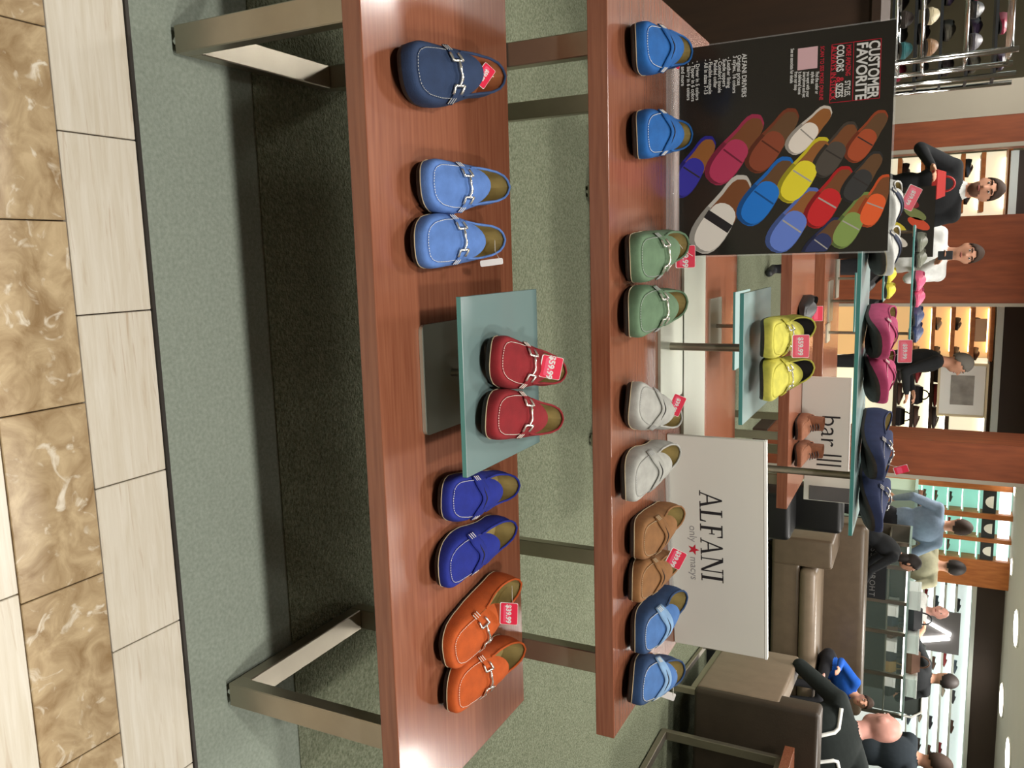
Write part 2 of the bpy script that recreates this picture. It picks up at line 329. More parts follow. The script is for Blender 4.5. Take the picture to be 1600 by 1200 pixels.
def loafer(label, cols, loc, yaw, style='penny', mir=1, scale=1.0, group=None, n=30, stitches=True, lining=INSO, name='loafer', thread=THREAD, tilt=0.0, cat='shoe', welt=WELT, spring=.006):
    """cols = (wall, apron, strap) materials; origin at the base under the middle of the foot; toe towards local -Y"""
    wall, apr, strap = cols; LOAFERS.append((loc, yaw, scale))
    t = thing(name, label, cat, loc, yaw, group); t.scale = (scale,)*3
    if tilt: t.rotation_euler[0] = tilt
    c0 = -LN/2; nstart = len(COL.objects)
    out, top, cx = shoe_curves(n, mir); k = len(out); TR = lambda q: (q[0], q[1]+c0, q[2])
    # ---- sole
    def inset(d):
        r = []
        for i in range(k):
            a = Vector(out[i-1]); b = Vector(out[(i+1) % k]); tn = (b-a); nn = Vector((tn.y, -tn.x)).normalized() if tn.length > 0 else Vector((0, -1))
            r.append(Vector(out[i])-nn*d)
        return r
    i0, i1 = inset(.007), inset(.0035)
    r0 = [TR((p.x, p.y, zlift(p.y))) for p in i0]; r1 = [TR((p.x, p.y, .003+zlift(p.y))) for p in i1]; r2 = [TR((p.x, p.y, .0095+zlift(p.y))) for p in i1]
    MB().loft([r0, r1, r2], cap0=True, cap1=True).build('sole', SOLE, t, smooth=True, world=False, angle=50)
    # ---- wall of the upper: toe band, sides and heel
    b0 = inset(.003); b1 = inset(-.0035); rings = []
    for j in range(8):
        v = j/7; R_ = []
        for i in range(k):
            tz = top[i][2]; P0 = Vector((b0[i].x, b0[i].y, .0085+zlift(b0[i].y))); zc = (.040-.06*max(0, out[i][1]-.0)*.0) if out[i][1] < .06 else (.040+(tz*.62-.040)*min(1, (out[i][1]-.06)/.06))
            P1 = Vector((b1[i].x, b1[i].y, zc+zlift(b0[i].y)*.6)); P2 = Vector(top[i])
            q = P0*(1-v)**2+P1*2*v*(1-v)+P2*v*v; R_.append(TR(q))
        rings.append(R_)
    up_ = MB().loft(rings).build('upper', wall, t, smooth=True, world=False)
    if welt is not None: MB().tube([TR((p.x, p.y, .0098+zlift(p.y))) for p in inset(.0022)], .0011, 5, closed=True).build('welt', welt, t, smooth=True, world=False)
    # ---- apron
    rows = []; ny, nx = 18, 12
    for a in range(ny+1):
        e = a/ny; y = .0205+(.172-.0205)*(1-math.cos(math.pi*e))/2
        hw = itp(HT, min(y, .138))*1.0
        if y > .132: hw *= math.sqrt(max(0.0, 1-((y-.132)/.0405)**2))
        rows.append([TR((cx(y)+hw*(2*b/nx-1), y, apron_z(cx(y)+hw*(2*b/nx-1), y, cx)+.0012)) for b in range(nx+1)])
    MB().loft(rows, closed=False).build('apron', apr, t, smooth=True, world=False)
    # ---- collar binding and lining
    rear = [i for i in range(k) if top[i][1] > .118]
    MB().tube([TR((top[i][0], top[i][1], top[i][2])) for i in rear], .0024, 7).build('collar', wall, t, smooth=True, world=False)
    L0 = [TR(top[i]) for i in rear]
    L1 = [TR((top[i][0]*.96+out[i][0]*.02, top[i][1]*.995, .034)) for i in rear]
    L2 = [TR((out[i][0]*.80, (out[i][1]-.14)*.93+.14, .016)) for i in rear]
    ins = [TR((out[i][0]*.80, (out[i][1]-.14)*.93+.14, .016)) for i in range(k) if out[i][1] > .07]
    lm = MB().loft([L0, L1, L2], closed=False); lm.add(ins, [tuple(range(len(ins)))])
    lm.build('lining', lining, t, smooth=True, world=False, angle=40)
    surf = lambda x, y, d: TR((x, y, (apron_z(x, y, cx) if abs(x-cx(y)) <= itp(HT, y) else itp(ZT, y)-(abs(x-cx(y))-itp(HT, y))*1.1)+d))
    hw0 = itp(HT, .1)
    # ---- strap
    if style in ('penny', 'bit', 'band'):
        W_ = hw0+.009; rows = []
        ya, yb = (.088, .111) if style == 'penny' else ((.086, .114) if style == 'band' else (.093, .106))
        for a in range(5):
            row = []
            for b in range(17):
                u = 2*b/16-1; x = cx(.1)+W_*u
                if style == 'bit' and abs(u) < .62: y0_ = None
                wv = (.0045*math.cos(math.pi*u*1.6)-.002) if style != 'bit' else 0
                y = ya+wv*(1-a/4)+(yb-ya)*a/4-.006*(1-u*u)*(0 if style == 'bit' else -.6)
                row.append(surf(x, y, .0042))
            rows.append(row)
        if style == 'bit':
            pieces = [[r_[:5] for r_ in rows], [r_[-5:] for r_ in rows]]
        else: pieces = [rows]
        for pc in pieces:
            so = MB().loft(pc, closed=False).build('strap', strap, t, smooth=True, world=False)
            sol = so.modifiers.new('thick', 'SOLIDIFY'); sol.thickness = .002; sol.offset = 0
        if style in ('penny', 'band'):
            P = [surf(cx(.1)+hw0*.62*(2*b/14-1), .1025+.0018*math.cos((2*b/14-1)*4), .0056) for b in range(15)]
            MB().tube(P, [.0002+.0013*math.sin(math.pi*b/14) for b in range(15)], 5).build('slot', DARKL, t, smooth=True, world=False)
    if style == 'bit':
        mb = MB(); y0_ = .0995; c_ = cx(y0_)
        mb.tube([surf(c_+hw0*u, y0_+.001*math.sin(u*9), .0075) for u in np.linspace(-.52, .52, 15)], [.0016+.0012*abs(math.sin(u*7)) for u in np.linspace(-.52, .52, 15)], 6)
        for s in (-1, 1):
            e = .52
            for pts in ([(e, -.0105), (e, .0105)], [(e-.02, -.0105), (e+.34, -.0095)], [(e-.02, .0105), (e+.34, .0095)]):
                mb.tube([surf(c_+s*hw0*(pts[0][0]*(1-q)+pts[1][0]*q), y0_+pts[0][1]*(1-q)+pts[1][1]*q, .0068) for q in (0, .25, .5, .75, 1)], .0023, 6)
        mb.build('metal_bit', BITM, t, smooth=True, world=False)
    # ---- seam ridge and stitches
    fr = [i for i in range(k) if top[i][1] < .108]
    fr = [i for i in fr if i >= k/2]+[i for i in fr if i < k/2]
    pts = [Vector(TR((top[i][0], top[i][1], top[i][2]+.0008))) for i in fr]
    MB().tube(pts, .0013, 5).build('seam', wall, t, smooth=True, world=False)
    if stitches:
        mb = MB(); acc = 0
        for a, b in zip(pts[:-1], pts[1:]):
            seg = (b-a).length
            if seg < 1e-6: continue
            m_ = max(1, round(seg/.0042))
            for j in range(m_):
                p = a.lerp(b, (j+.2)/m_); q = a.lerp(b, (j+.75)/m_); o_ = Vector((0, 0, .0015))
                mb.tube([p+o_, q+o_], .00062, 4)
        for s in (-1, 1):
            for j in range(3):
                y = .091+.006*j; x = cx(y)+s*(hw0+.0045)
                a = surf(x-s*.004, y, .0062); b = surf(x+s*.0035, y+.001, .0058); mb.tube([a, b], .0009, 4)
        mb.build('stitching', thread, t, world=False)
    for ch in list(t.children):                  # what belongs to the upper goes under the upper
        b_ = ch.name.split('.')[0]
        if b_ in ('stitching', 'seam', 'collar', 'welt'): ch.parent = up_
        elif b_ == 'slot': ch.parent = so
    if spring:                                   # the sole of a driving shoe rolls up towards the toe
        for ch in COL.objects[nstart:]:
            if ch.data is not None and (ch.parent is t or (ch.parent is not None and ch.parent.parent is t)):
                for q in ch.data.vertices: q.co.z += spring*max(0.0, 1-(q.co.y-c0)/.15)**1.5
    return t
# ------------------------------------------------------------------ where each pair stands
def S(px, py, hx, hy, z, sc=1.0, L=LN):
    a = atZ(px, py, z+.02); b = atZ(hx, hy, z+.064); d = b-a; d.z = 0; yaw = math.atan2(-d.x, d.y); d.normalize()
    c = a+d*(L*sc/2-.002); return (c.x, c.y, z+.0005), yaw
def mono(name, col):
    m = suede(name, col); return (m, m, m)
def pen(c3): return c3
NAVY = mono('navy', (40, 62, 98)); LBLUE = mono('light_blue', (98, 140, 212)); RED = mono('red', (150, 26, 34)); ROYAL = mono('royal', (26, 42, 150)); ORANGE = mono('orange', (214, 94, 30))
BLUE = mono('blue', (26, 104, 184)); GREEN = mono('sage', (112, 142, 108)); STONE = mono('stone', (196, 194, 186)); TAN = mono('tan', (158, 108, 62)); YELLOW = mono('yellow', (255, 246, 110)); PINK = mono('pink', (206, 74, 122)); DNAVY = mono('deep_navy', (46, 58, 98))
TWO = (suede('denim', (38, 72, 116)), suede('mid_blue', (80, 128, 194)), suede('pale_blue', (150, 190, 232)))
WN = (suede('white', (238, 238, 232)), suede('white', (238, 238, 232)), suede('slate', (66, 74, 98)))
def put(label, cols, a, z, style, mir, group=None, sc=1.0, dx=0.0, **k):
    loc, yaw = S(*a, z, sc); loc = (loc[0]+dx, loc[1], loc[2]); return loafer(label, cols, loc, yaw, style, mir, sc, group, **k)
# low table
put('single navy suede driving loafer with silver bit and tan insole', NAVY, (619, 106, 800, 123), FT, 'bit', 1, sc=1.1, lining=INSOB, thread=THREADD, welt=None)
put('light blue suede loafer with silver bit, no tag on it', LBLUE, (650, 288, 802, 297), FT, 'bit', 1, dx=-.0045)
put('light blue suede loafer with silver bit and a white tag at its side', LBLUE, (641, 381, 796, 370), FT, 'bit', -1, dx=.0045)
put('red suede loafer with silver bit and a red price tag, on frosted glass', RED, (760, 553, 890, 584), .57, 'bit', 1, sc=.96)
put('red suede loafer with silver bit and no tag, on frosted glass', RED, (753, 652, 885, 655), .57, 'bit', -1, sc=.96)
put('royal blue suede penny loafer next to the glass stand', ROYAL, (684, 779, 814, 758), FT, 'penny', 1, sc=.96)
put('royal blue suede penny loafer next to the orange loafers', ROYAL, (680, 898, 810, 821), FT, 'penny', -1, sc=.96)
put('orange leather loafer with silver bit and red price tag', ORANGE, (687, 1026, 817, 904), FT, 'bit', 1)
put('orange leather loafer with silver bit and no tag, outermost on the low table', ORANGE, (692, 1092, 824, 1008), FT, 'bit', -1)
# taller table
put('bright blue suede penny loafer with red price tag in its opening', BLUE, (986, 66, 1080, 82), RT, 'penny', 1, sc=1.05)
put('bright blue suede penny loafer without a tag, before the poster', BLUE, (988, 216, 1080, 210), RT, 'penny', -1, sc=1.05)
put('sage green suede loafer with silver bit and red price tag', GREEN, (976, 404, 1077, 378), RT, 'bit', 1, sc=1.1, thread=THREADD)
put('sage green suede loafer with silver bit and no price tag', GREEN, (974, 499, 1073, 469), RT, 'bit', -1, sc=1.1, thread=THREADD)
put('stone grey penny loafer with red price tag hanging on it', STONE, (978, 620, 1064, 655), RT, 'penny', 1, sc=1.02, thread=THREADD)
put('stone grey penny loafer without tag at the end of the white sign', STONE, (970, 762, 1062, 702), RT, 'penny', -1, sc=1.04, thread=THREADD)
put('tan suede penny loafer beside the stone grey one', TAN, (985, 853, 1068, 806), RT, 'penny', 1, dx=-.0075, thread=WELT)
put('tan suede penny loafer beside the two-tone blue one', TAN, (983, 916, 1058, 876), RT, 'penny', -1, sc=.94, dx=.0075, thread=WELT)
put('two-tone blue loafer with pale strap, beside the tan one', TWO, (985, 997, 1073, 927), RT, 'band', 1, sc=1.06)
put('two-tone blue loafer with pale strap and white tag, at the table end', TWO, (981, 1074, 1068, 1044), RT, 'band', -1, sc=1.08)
# on the glass stands
GZ = .90
def gput(label, cols, px, py, z, yaw, style, mir, Yt, group=None, sc=1.0, dx=0.0, **k):
    tl = k.get('tilt', 0); zz = z; z = z+(math.sin(tl)*.105*sc if tl else 0)
    a = atY(px, py, Yt); d = Vector((-math.sin(yaw), math.cos(yaw), 0)); c = Vector((a.x+dx, Yt, 0))+d*(LN*sc/2)
    o = loafer(label, cols, (c.x, c.y, z+.0005), yaw, style, mir, sc, group, spring=.030, **k)
    if tl:                                      # clear block under the heel
        hb = MB().bbox(-.02, .02, .085, .115, -(z-zz)/math.cos(tl)-.018, -.0005, .002, 1).build('heel_block', mat('clear_acrylic', (226, 226, 220), rough=.1, alpha=.35), o, world=False)
    return o
R_ = math.radians
yl = gput('yellow suede loafer with silver bit, red price tag and dark lining', YELLOW, 1186, 531, GZ, R_(2), 'bit', 1, 1.955, tilt=.24, dx=-.0015, lining=DARKL, thread=suede('yellow', (255, 246, 110)), welt=None)
gput('yellow suede loafer with silver bit and no price tag', YELLOW, 1184, 604, GZ, R_(4), 'bit', -1, 1.955, tilt=.24, dx=.0015, lining=DARKL, thread=suede('yellow', (255, 246, 110)), welt=None)
gput('pink suede penny loafer with red price tag on the tall glass shelf', PINK, 1365, 545, 1.13, R_(14), 'penny', 1, 2.15, dx=-.006, sc=1.0, welt=None)
gput('pink suede penny loafer without a tag on the tall glass shelf', PINK, 1362, 612, 1.13, R_(14), 'penny', -1, 2.15, dx=.005, sc=1.0, welt=None)
gput('dark navy loafer with silver bit on the tall glass shelf, beside the pink loafers', DNAVY, 1362, 738, 1.13, R_(22), 'bit', 1, 2.15, sc=1.0, welt=None)
gput('dark navy loafer with silver bit at the end of the tall glass shelf', DNAVY, 1360, 823, 1.13, R_(26), 'bit', -1, 2.15, sc=1.0, welt=None)
gput('white loafer with slate strap and pink price tag above the poster', WN, 1375, 338, 1.13, R_(16), 'band', 1, 2.16, dx=-.004, sc=1.0)
gput('white loafer with slate strap and no tag, at the poster edge', WN, 1375, 411, 1.13, R_(17), 'band', -1, 2.16, dx=.004, sc=1.0)
# ================================================================== price tags
def price_tag(label, px, py, Y, wid, hei, txt='$39.99', roll=0.0, yaw=0.0, lean=.35, front=None, string=None, pink=True, group='price tags on the loafers'):
    c = atY(px, py, Y)
    n = Vector((math.sin(yaw)*math.cos(lean), -math.cos(yaw)*math.cos(lean), math.sin(lean))); r0 = Vector((math.cos(yaw), math.sin(yaw), 0)); u0 = n.cross(r0)
    r_ = r0*math.cos(roll)+u0*math.sin(roll); u_ = n.cross(r_)
    t = thing('price_tag', label, 'price tag', c, group=group)
    M_ = Matrix(((r_.x, u_.x, n.x, 0), (r_.y, u_.y, n.y, 0), (r_.z, u_.z, n.z, 0), (0, 0, 0, 1)))
    def plate(w_, h_, z0, z1, dy=0, rad=.003):
        pts = []
        for (sx, sy, a0) in ((1, 1, 0), (-1, 1, 90), (-1, -1, 180), (1, -1, 270)):
            for q in range(4):
                a = math.radians(a0+q*30); pts.append(M_ @ Vector((sx*(w_/2-rad)+rad*math.cos(a), dy+sy*(h_/2-rad)+rad*math.sin(a), z0)))
        return MB().prism(pts, M_.to_3x3() @ Vector((0, 0, z1-z0)))
    plate(wid, hei, -.0008, 0).build('card', TAGW, t, world=False)
    if front is not False:
        rf = plate(wid*.97, hei*.94, 0, .0004, hei*.015).build('red_face', TAGR, t, world=False)
        if pink: plate(wid*.8, hei*.36, .0004, .0006, -hei*.12).build('pink_panel', TAGP, rf, world=False)
        if txt: text_mesh('price', txt, hei*.40, INKW, rf, M_ @ Matrix.Translation((0, -hei*.02, .0009)), extr=.0002, sx=1.0 if len(txt) < 7 else .9, bold=hei*.012)
    if string is None and group.startswith('price tags'):
        best = min(LOAFERS, key=lambda q: (Vector(q[0])-c).length)
        string = Vector(best[0])+Matrix.Rotation(best[1], 3, 'Z') @ Vector((0, .115*best[2], .052*best[2]))
    if string:
        p = [Vector((0, 0, 0))+M_ @ Vector((0, hei*.4, -.001)), (Vector(string)-c)*.5+Vector((0, 0, .004)), Vector(string)-c]
        MB().tube(p, .0006, 5).build('string', THREAD, t, world=False)
    return t
price_tag('red price tag on the red suede loafer', 861, 574, 1.385, .042, .040, '$59.99', roll=-.22, lean=.5)
price_tag('red price tag on the orange loafer', 795, 959, 1.39, .046, .036, '$39.99', roll=-.05)
price_tag('red and white tag lying in the opening of the single navy loafer', 757, 118, 1.44, .052, .026, '$59.99', roll=-.3, yaw=-.5, lean=.95)
price_tag('white tag standing at the side of the light blue loafer', 768, 410, 1.40, .012, .045, None, roll=.1, lean=.2, front=False)
price_tag('red price tag in the opening of the bright blue loafer', 1060, 92, 2.0, .05, .022, '$59.99', roll=-.3, yaw=-.3, lean=.9)
price_tag('red price tag on the sage green loafer', 1071, 401, 1.93, .052, .045, '$39.99')
price_tag('red price tag tilted on the stone grey loafer', 1057, 633, 1.84, .048, .030, '$39.99', roll=-.42)
price_tag('red price tag tilted on the tan loafers', 1056, 873, 1.83, .044, .038, '$39.99', roll=-.45)
price_tag('white tag sticking out of the two-tone blue loafer', 1042, 1086, 1.9, .020, .042, None, roll=-.3, lean=.3, front=False)
bpy.context.view_layer.update()
price_tag('red price tag on the yellow loafer', 1251, 541, 2.02, .054, .039, '$59.99', string=yl.matrix_world @ Vector((.031, .02, .0575)))
price_tag('pink price tag behind the pink loafers', 1414, 549, 2.37, .060, .036, '$59.99')
price_tag('red and white tag sticking up behind the navy loafers', 1408, 734, 2.38, .034, .036, None, roll=.2, yaw=.7, lean=.3)
price_tag('pink price tag tilted on the white loafer with slate strap', 1423, 309, 2.36, .060, .034, '$59.99', roll=-.45)
# ================================================================== white brand sign
def serif_text(name, word, h, mt, parent, M_, gap=.16):
    """letters of a classic roman face drawn as strokes: thick .13, thin .045, bracket serifs"""
    T_, t_, s_ = .135, .05, .035; x = 0; mb = MB()
    def poly(pts): mb.prism([M_ @ Vector((p[0], p[1], 0)) for p in pts], M_.to_3x3() @ Vector((0, 0, .0008)))
    def rect(a, b, c, d): poly([(a*h, c*h), (b*h, c*h), (b*h, d*h), (a*h, d*h)])
    G = {'A': .80, 'L': .66, 'F': .62, 'N': .86, 'I': .30}
    tot = sum(G[c] for c in word)+gap*(len(word)-1); x = -tot/2
    for c in word:
        w_ = G[c]
        def q(pts): poly([((x+a)*h, (b-.5)*h) for a, b in pts])
        def r(a, b, cc, d): q([(a, cc), (b, cc), (b, d), (a, d)])
        if c == 'A':
            q([(.08, s_), (.08+t_, s_), (.40+t_*.4, .9), (.40-t_*.5, 1)]); q([(.40-t_*.5, 1), (.40+t_, 1), (.76, s_), (.76-T_, s_)])
            r(.2, .56, .32, .32+t_); r(0, .24, 0, s_); r(.52, .84, 0, s_)
        elif c == 'L':
            r(.1, .1+T_, s_, 1-s_); r(0, .34, 1-s_, 1); r(0, .6, 0, s_+.012); q([(.6, 0), (.62, .26), (.58, .26), (.52, s_)])
        elif c == 'F':
            r(.1, .1+T_, s_, 1-s_); r(0, .34, 0, s_); r(0, .6, 1-s_-.012, 1); q([(.6, 1), (.61, .76), (.575, .76), (.52, 1-s_)]); r(.2, .46, .5, .5+t_); r(.43, .47, .4, .64)
        elif c == 'N':
            r(.1, .1+t_, s_, 1-s_); r(.72, .72+t_, 0, 1-s_); q([(.06, 1), (.06+T_*1.3, 1), (.77, 0), (.77-T_*.75, 0)]); r(0, .24, 0, s_); r(.6, .88, 1-s_, 1); r(0, .16, 1-s_, 1)
        elif c == 'I':
            r(.08, .08+T_, s_, 1-s_); r(-.03, .33, 0, s_); r(-.03, .33, 1-s_, 1)
        x += w_+gap
    return mb.build(name, mt, parent, world=False)
A = atZ(1043, 679, RT+.003); B = atZ(1055, 1004, RT+.003)
ang = math.atan2(B.y-A.y, B.x-A.x); SW = (B-A).length; SH = .238
sg = thing('brand_sign', 'white acrylic brand sign with black serif lettering and a small red star', 'sign', ((A.x+B.x)/2, (A.y+B.y)/2, RT), ang)
MB().bbox(-SW/2, SW/2, 0, .012, .0005, SH, .0015, 1).build('panel', [WHITE], sg, world=False)
MB().box(-SW/2, SW/2, -.0012, .0132, SH, SH+.006).build('top_edge', WHITEE, sg, world=False)
MB().bbox(-SW/2+.02, SW/2-.06, -.028, -.0002, .0005, .006, .001, 1).build('foot', mat('clear_acrylic', (226, 226, 220), rough=.1, alpha=.35), sg, world=False)
LM = lambda x, z: FACE(x, -.0004, z)
serif_text('lettering', 'ALFANI', .056, INK, sg, LM(-.03, .108), gap=.08)
text_mesh('small_lettering', 'only', .027, INKG, sg, LM(-.032, .060), extr=.0003)
text_mesh('small_lettering', 'macys', .027, INKG, sg, LM(.066, .060), extr=.0003)
pts = []
for i in range(10):
    r_ = .0155 if i % 2 == 0 else .0062; a = math.pi/2+i*math.pi/5; pts.append(LM(.012, .061) @ Vector((r_*math.cos(a), r_*math.sin(a), 0)))
MB().prism(pts, (0, -.0006, 0)).build('red_star', INKR, sg, world=False)
# ================================================================== poster
PX0, PX1, PY, PZ = -.485, .006, 2.055, RT
PW = PX1-PX0; PH = .487; PB = .012
po = thing('shoe_poster', 'black printed poster of many coloured loafers in a clear acrylic holder', 'poster', ((PX0+PX1)/2, PY, PZ))
PBK = mat('poster_black', (36, 34, 30), rough=.22, noise=.12, nscale=5, coat=.4)
MB().box(-PW/2, PW/2, 0, .003, PB, PH).build('print', PBK, po, world=False)
ACR = mat('acrylic_holder', (235, 238, 236), rough=.06, alpha=.14, spec=.6)
MB().bbox(-PW/2-.004, PW/2+.004, .0032, .006, .002, PH+.004, .001, 1).build('holder_back', ACR, po, world=False)
MB().bbox(-PW/2+.03, PW/2-.015, -.075, .004, .0005, .005, .001, 1).build('holder_foot', ACR, po, world=False)
MB().cyl((-PW/2+.03, -.012, .009), (PW/2-.015, -.012, .009), .008, 12).build('holder_foot', ACR, po, world=False, smooth=True)
def pab(px, py):                       # a point of the print, measured on the poster itself
    p = atY(px, py, PY); return (p.x-(PX0+PX1)/2, p.z-PZ)
def ptext(s, px, py, size, m, sx=1.0, bold=0.0, align='LEFT'):
    a, b = pab(px, py); text_mesh('print_text', s, size, m, po, FACE(a, -.0004, b), align=align, extr=.0002, sx=sx, bold=bold)
ptext('CUSTOMER', 1366, 63, .0315, INKW, .74, .0008); ptext('FAVORITE', 1347, 66, .0315, INKW, .86, .0008)
ptext('MORE AMAZING', 1326, 70, .0145, INKR, .60, .0003); ptext('STYLES,', 1324, 126, .0165, INKW, .62, .0003)
ptext('COLORS', 1313, 70, .0215, INKW, .68, .0005); ptext('&', 1312, 120, .0215, INKR, .9, .0005); ptext('SIZES', 1311, 130, .0215, INKW, .62, .0005)
ptext('ALWAYS IN STOCK', 1303, 72, .0165, INKR, .80, .0004); ptext('SCAN TO SEE MORE ONLINE', 1285, 72, .0115, INKR, .78, .0002)
for i, (xx, y0_, s) in enumerate([(1277, 112, 'Find the color or'), (1270, 112, 'style that'), (1263, 112, 'you want with your'), (1257, 112, 'smartphone and get'), (1250, 112, 'it delivered home'), (1244, 112, 'from our shop'), (1238, 76, 'See an associate for details')]):
    ptext(s, xx, y0_, .0105, INKW, .66, .0002)
a, b = pab(1278, 72); c, d = pab(1246, 110)
MB().box(a, c, -.0006, 0, d, b).build('blank_square', mat('pale_pink_print', (214, 176, 180), rough=.6), po, world=False)
ptext('ALFANI DRIVERS', 1163, 84, .0150, INKW, .88, .0003)
for xx, yy, s in [(1155, 86, 'Original prices'), (1148, 87, '3 styles, 16 colors'), (1139, 89, '- Leather lining'), (1132, 92, 'Suede uppers'), (1125, 91, '- Comfort insole'), (1118, 94, 'Padded collar'), (1110, 92, '- Flexible outsole'), (1103, 93, '- All in sizes 7-13'), (1090, 95, '- Driver in 5 colors'), (1083, 97, '- Tipper in 6 colors'), (1076, 99, '- Barry in 6 colors'), (1067, 104, 'and more')]:
    ptext(s, xx, yy, .0125, INKW, .92, .0002)
fa = [pab(*q) for q in [(1377, 60), (1374, 153), (1296, 161), (1300, 70)]]
mb = MB()
for i in range(4):
    p, q = fa[i], fa[(i+1) % 4]; mb.tube([(p[0], -.0005, p[1]), (q[0], -.0005, q[1])], .0008, 4)
p, q = pab(1334, 66), pab(1332, 157); mb.tube([(p[0], -.0005, p[1]), (q[0], -.0005, q[1])], .0008, 4)
mb.build('red_frame', INKR, po, world=False)
PS = [((1054, 306), (1112, 215), (46, 42, 140), 0), ((1110, 285), (1187, 182), (160, 48, 78), 1), ((1172, 267), (1242, 172), (120, 58, 36), 1), ((1232, 238), (1296, 168), (206, 198, 186), 1),
      ((1088, 392), (1165, 277), (200, 196, 186), 3), ((1160, 349), (1234, 248), (22, 104, 188), 1), ((1222, 314), (1291, 217), (206, 192, 42), 2), ((1276, 275), (1334, 192), (66, 60, 54), 0), ((1326, 252), (1382, 174), (150, 66, 36), 0),
      ((1205, 392), (1276, 296), (86, 112, 186), 2), ((1264, 354), (1326, 262), (178, 30, 34), 2), ((1320, 314), (1374, 238), (46, 46, 46), 0), ((1304, 386), (1359, 302), (116, 138, 72), 2), ((1348, 354), (1388, 274), (206, 84, 40), 2), ((1258, 408), (1312, 342), (38, 44, 80), 2)]
xmax = PW/2-.002
for i, (toe, heel, col, st) in enumerate(PS):
    t0, h0 = Vector(pab(*toe)), Vector(pab(*heel)); d = h0-t0; Ln = d.length; d.normalize(); s_ = Vector((d.y, -d.x)); sc = Ln/LN*1.02
    z0 = -.0004-.00004*i
    o_, tp_, cx_ = shoe_curves(14, 0)
    def cv(pts): return [(min(xmax, (t0+d*y*sc+s_*x*sc*1.12).x), max(PB, min(PH-.002, (t0+d*y*sc+s_*x*sc*1.12).y))) for x, y in pts]
    mb = MB()
    def lay(pts, m, k): mb.add([(a, z0-.00012*k, b) for a, b in cv(pts)], [tuple(range(len(pts)))], m)
    lay([(x, y) for x, y in o_], 0, 0)
    lay([(x*.9+.006, y*.93+.008) for x, y in o_ if y > .12], 1, 1)
    lay([(x*.93-.004, y*.98+.001) for x, y in o_ if y < .15], 4, 1.5)
    R1 = [(x*.84+.006, y*.9+.012) for x, y in o_[:14] if y < .142]; L1_ = [(x*.84+.006, y*.9+.012) for x, y in o_[15:] if y < .142]
    hw_ = R1[-1][0]-.006
    lay(R1+[(.006+hw_*math.cos(q), .138+.036*math.sin(q)) for q in np.linspace(.1, math.pi-.1, 9)]+L1_, 2, 2)
    lay([(-.03, .112), (.044, .112), (.044, .118), (-.03, .118)] if st != 3 else [(-.036, .1), (.046, .1), (.046, .128), (-.036, .128)], 3, 3)
    nm = 'pr_%d_%d_%d' % col
    mats = [mat(nm, col, rough=.4), mat('pr_inside%d' % (i % 3), ((150, 96, 50), (124, 76, 44), (104, 74, 48))[i % 3], rough=.4), mat(nm+'l', tuple(min(255, int(c*1.12+8)) for c in col), rough=.4),
            mat('pr_strap%d' % st, ((52, 46, 44), None, (176, 172, 164), (40, 38, 40))[st], rough=.4) if st != 1 else mat(nm+'d', tuple(int(c*.75) for c in col), rough=.4)]
    mats.append(mat(nm+'d', tuple(int(c*.75) for c in col), rough=.4))
    mb.build('printed_loafer', mats, po, world=False)
# ================================================================== room shell
CEILM = mat('ceiling_paint', (160, 162, 156), rough=.9, noise=.02, nscale=2)
WALLM = mat('wall_paint', (198, 192, 176), rough=.9, noise=.03, nscale=2)
struct(MB().box(-9, 13, -2.6, 18.1, CEIL, CEIL+.1).build('ceiling', CEILM))
struct(MB().box(-9, 13, 18, 18.1, 0, CEIL).build('wall_back', WALLM))
struct(MB().box(-9, -8.9, -2.6, 18, 0, CEIL).build('wall_left', WALLM))
struct(MB().box(12.9, 13, -2.6, 18, 0, CEIL).build('wall_right', WALLM))
struct(MB().box(-8.9, 12.9, -2.6, -2.5, 0, CEIL).build('wall_bounce', WALLM))  # added wall to bounce light; this side is open to the mall
def rect(pxa, pya, pxb, pyb, Y):
    zc = (pya+pyb)/2; xc = (pxa+pxb)/2
    return atY(xc, pya, Y).x, atY(xc, pyb, Y).x, atY(pxa, zc, Y).z, atY(pxb, zc, Y).z
LAMPE = mat('lamp_glow', (255, 250, 240), emit=(1, .96, .88), estr=14)
def ceiling_light(px, py, r, label='round flush ceiling light glowing white', sy=1.0):
    p = atZ(px, py, CEIL)
    t = thing('ceiling_light', label, 'ceiling light', (p.x, p.y, CEIL-.03), group='round ceiling lights')
    def disc(r_, z0, z1): return MB().prism([(r_*math.cos(a), r_*sy*math.sin(a), z0) for a in np.linspace(0, 2*math.pi, 28)[:-1]], (0, 0, z1-z0))
    disc(r+.03, .008, .028).build('trim_ring', WHITEE, t, world=False); disc(r, 0, .012).build('diffuser', LAMPE, t, world=False)
for q in [(1590, 982, .26), (1567, 1094, .26), (1577, 1182, .26)]: ceiling_light(*q)
for q in [(1588, 762, .13), (1583, 886, .13), (1558, 940, .1), (1553, 1036, .1)]: ceiling_light(*q, label='small flush ceiling light over the far aisle', sy=.6)
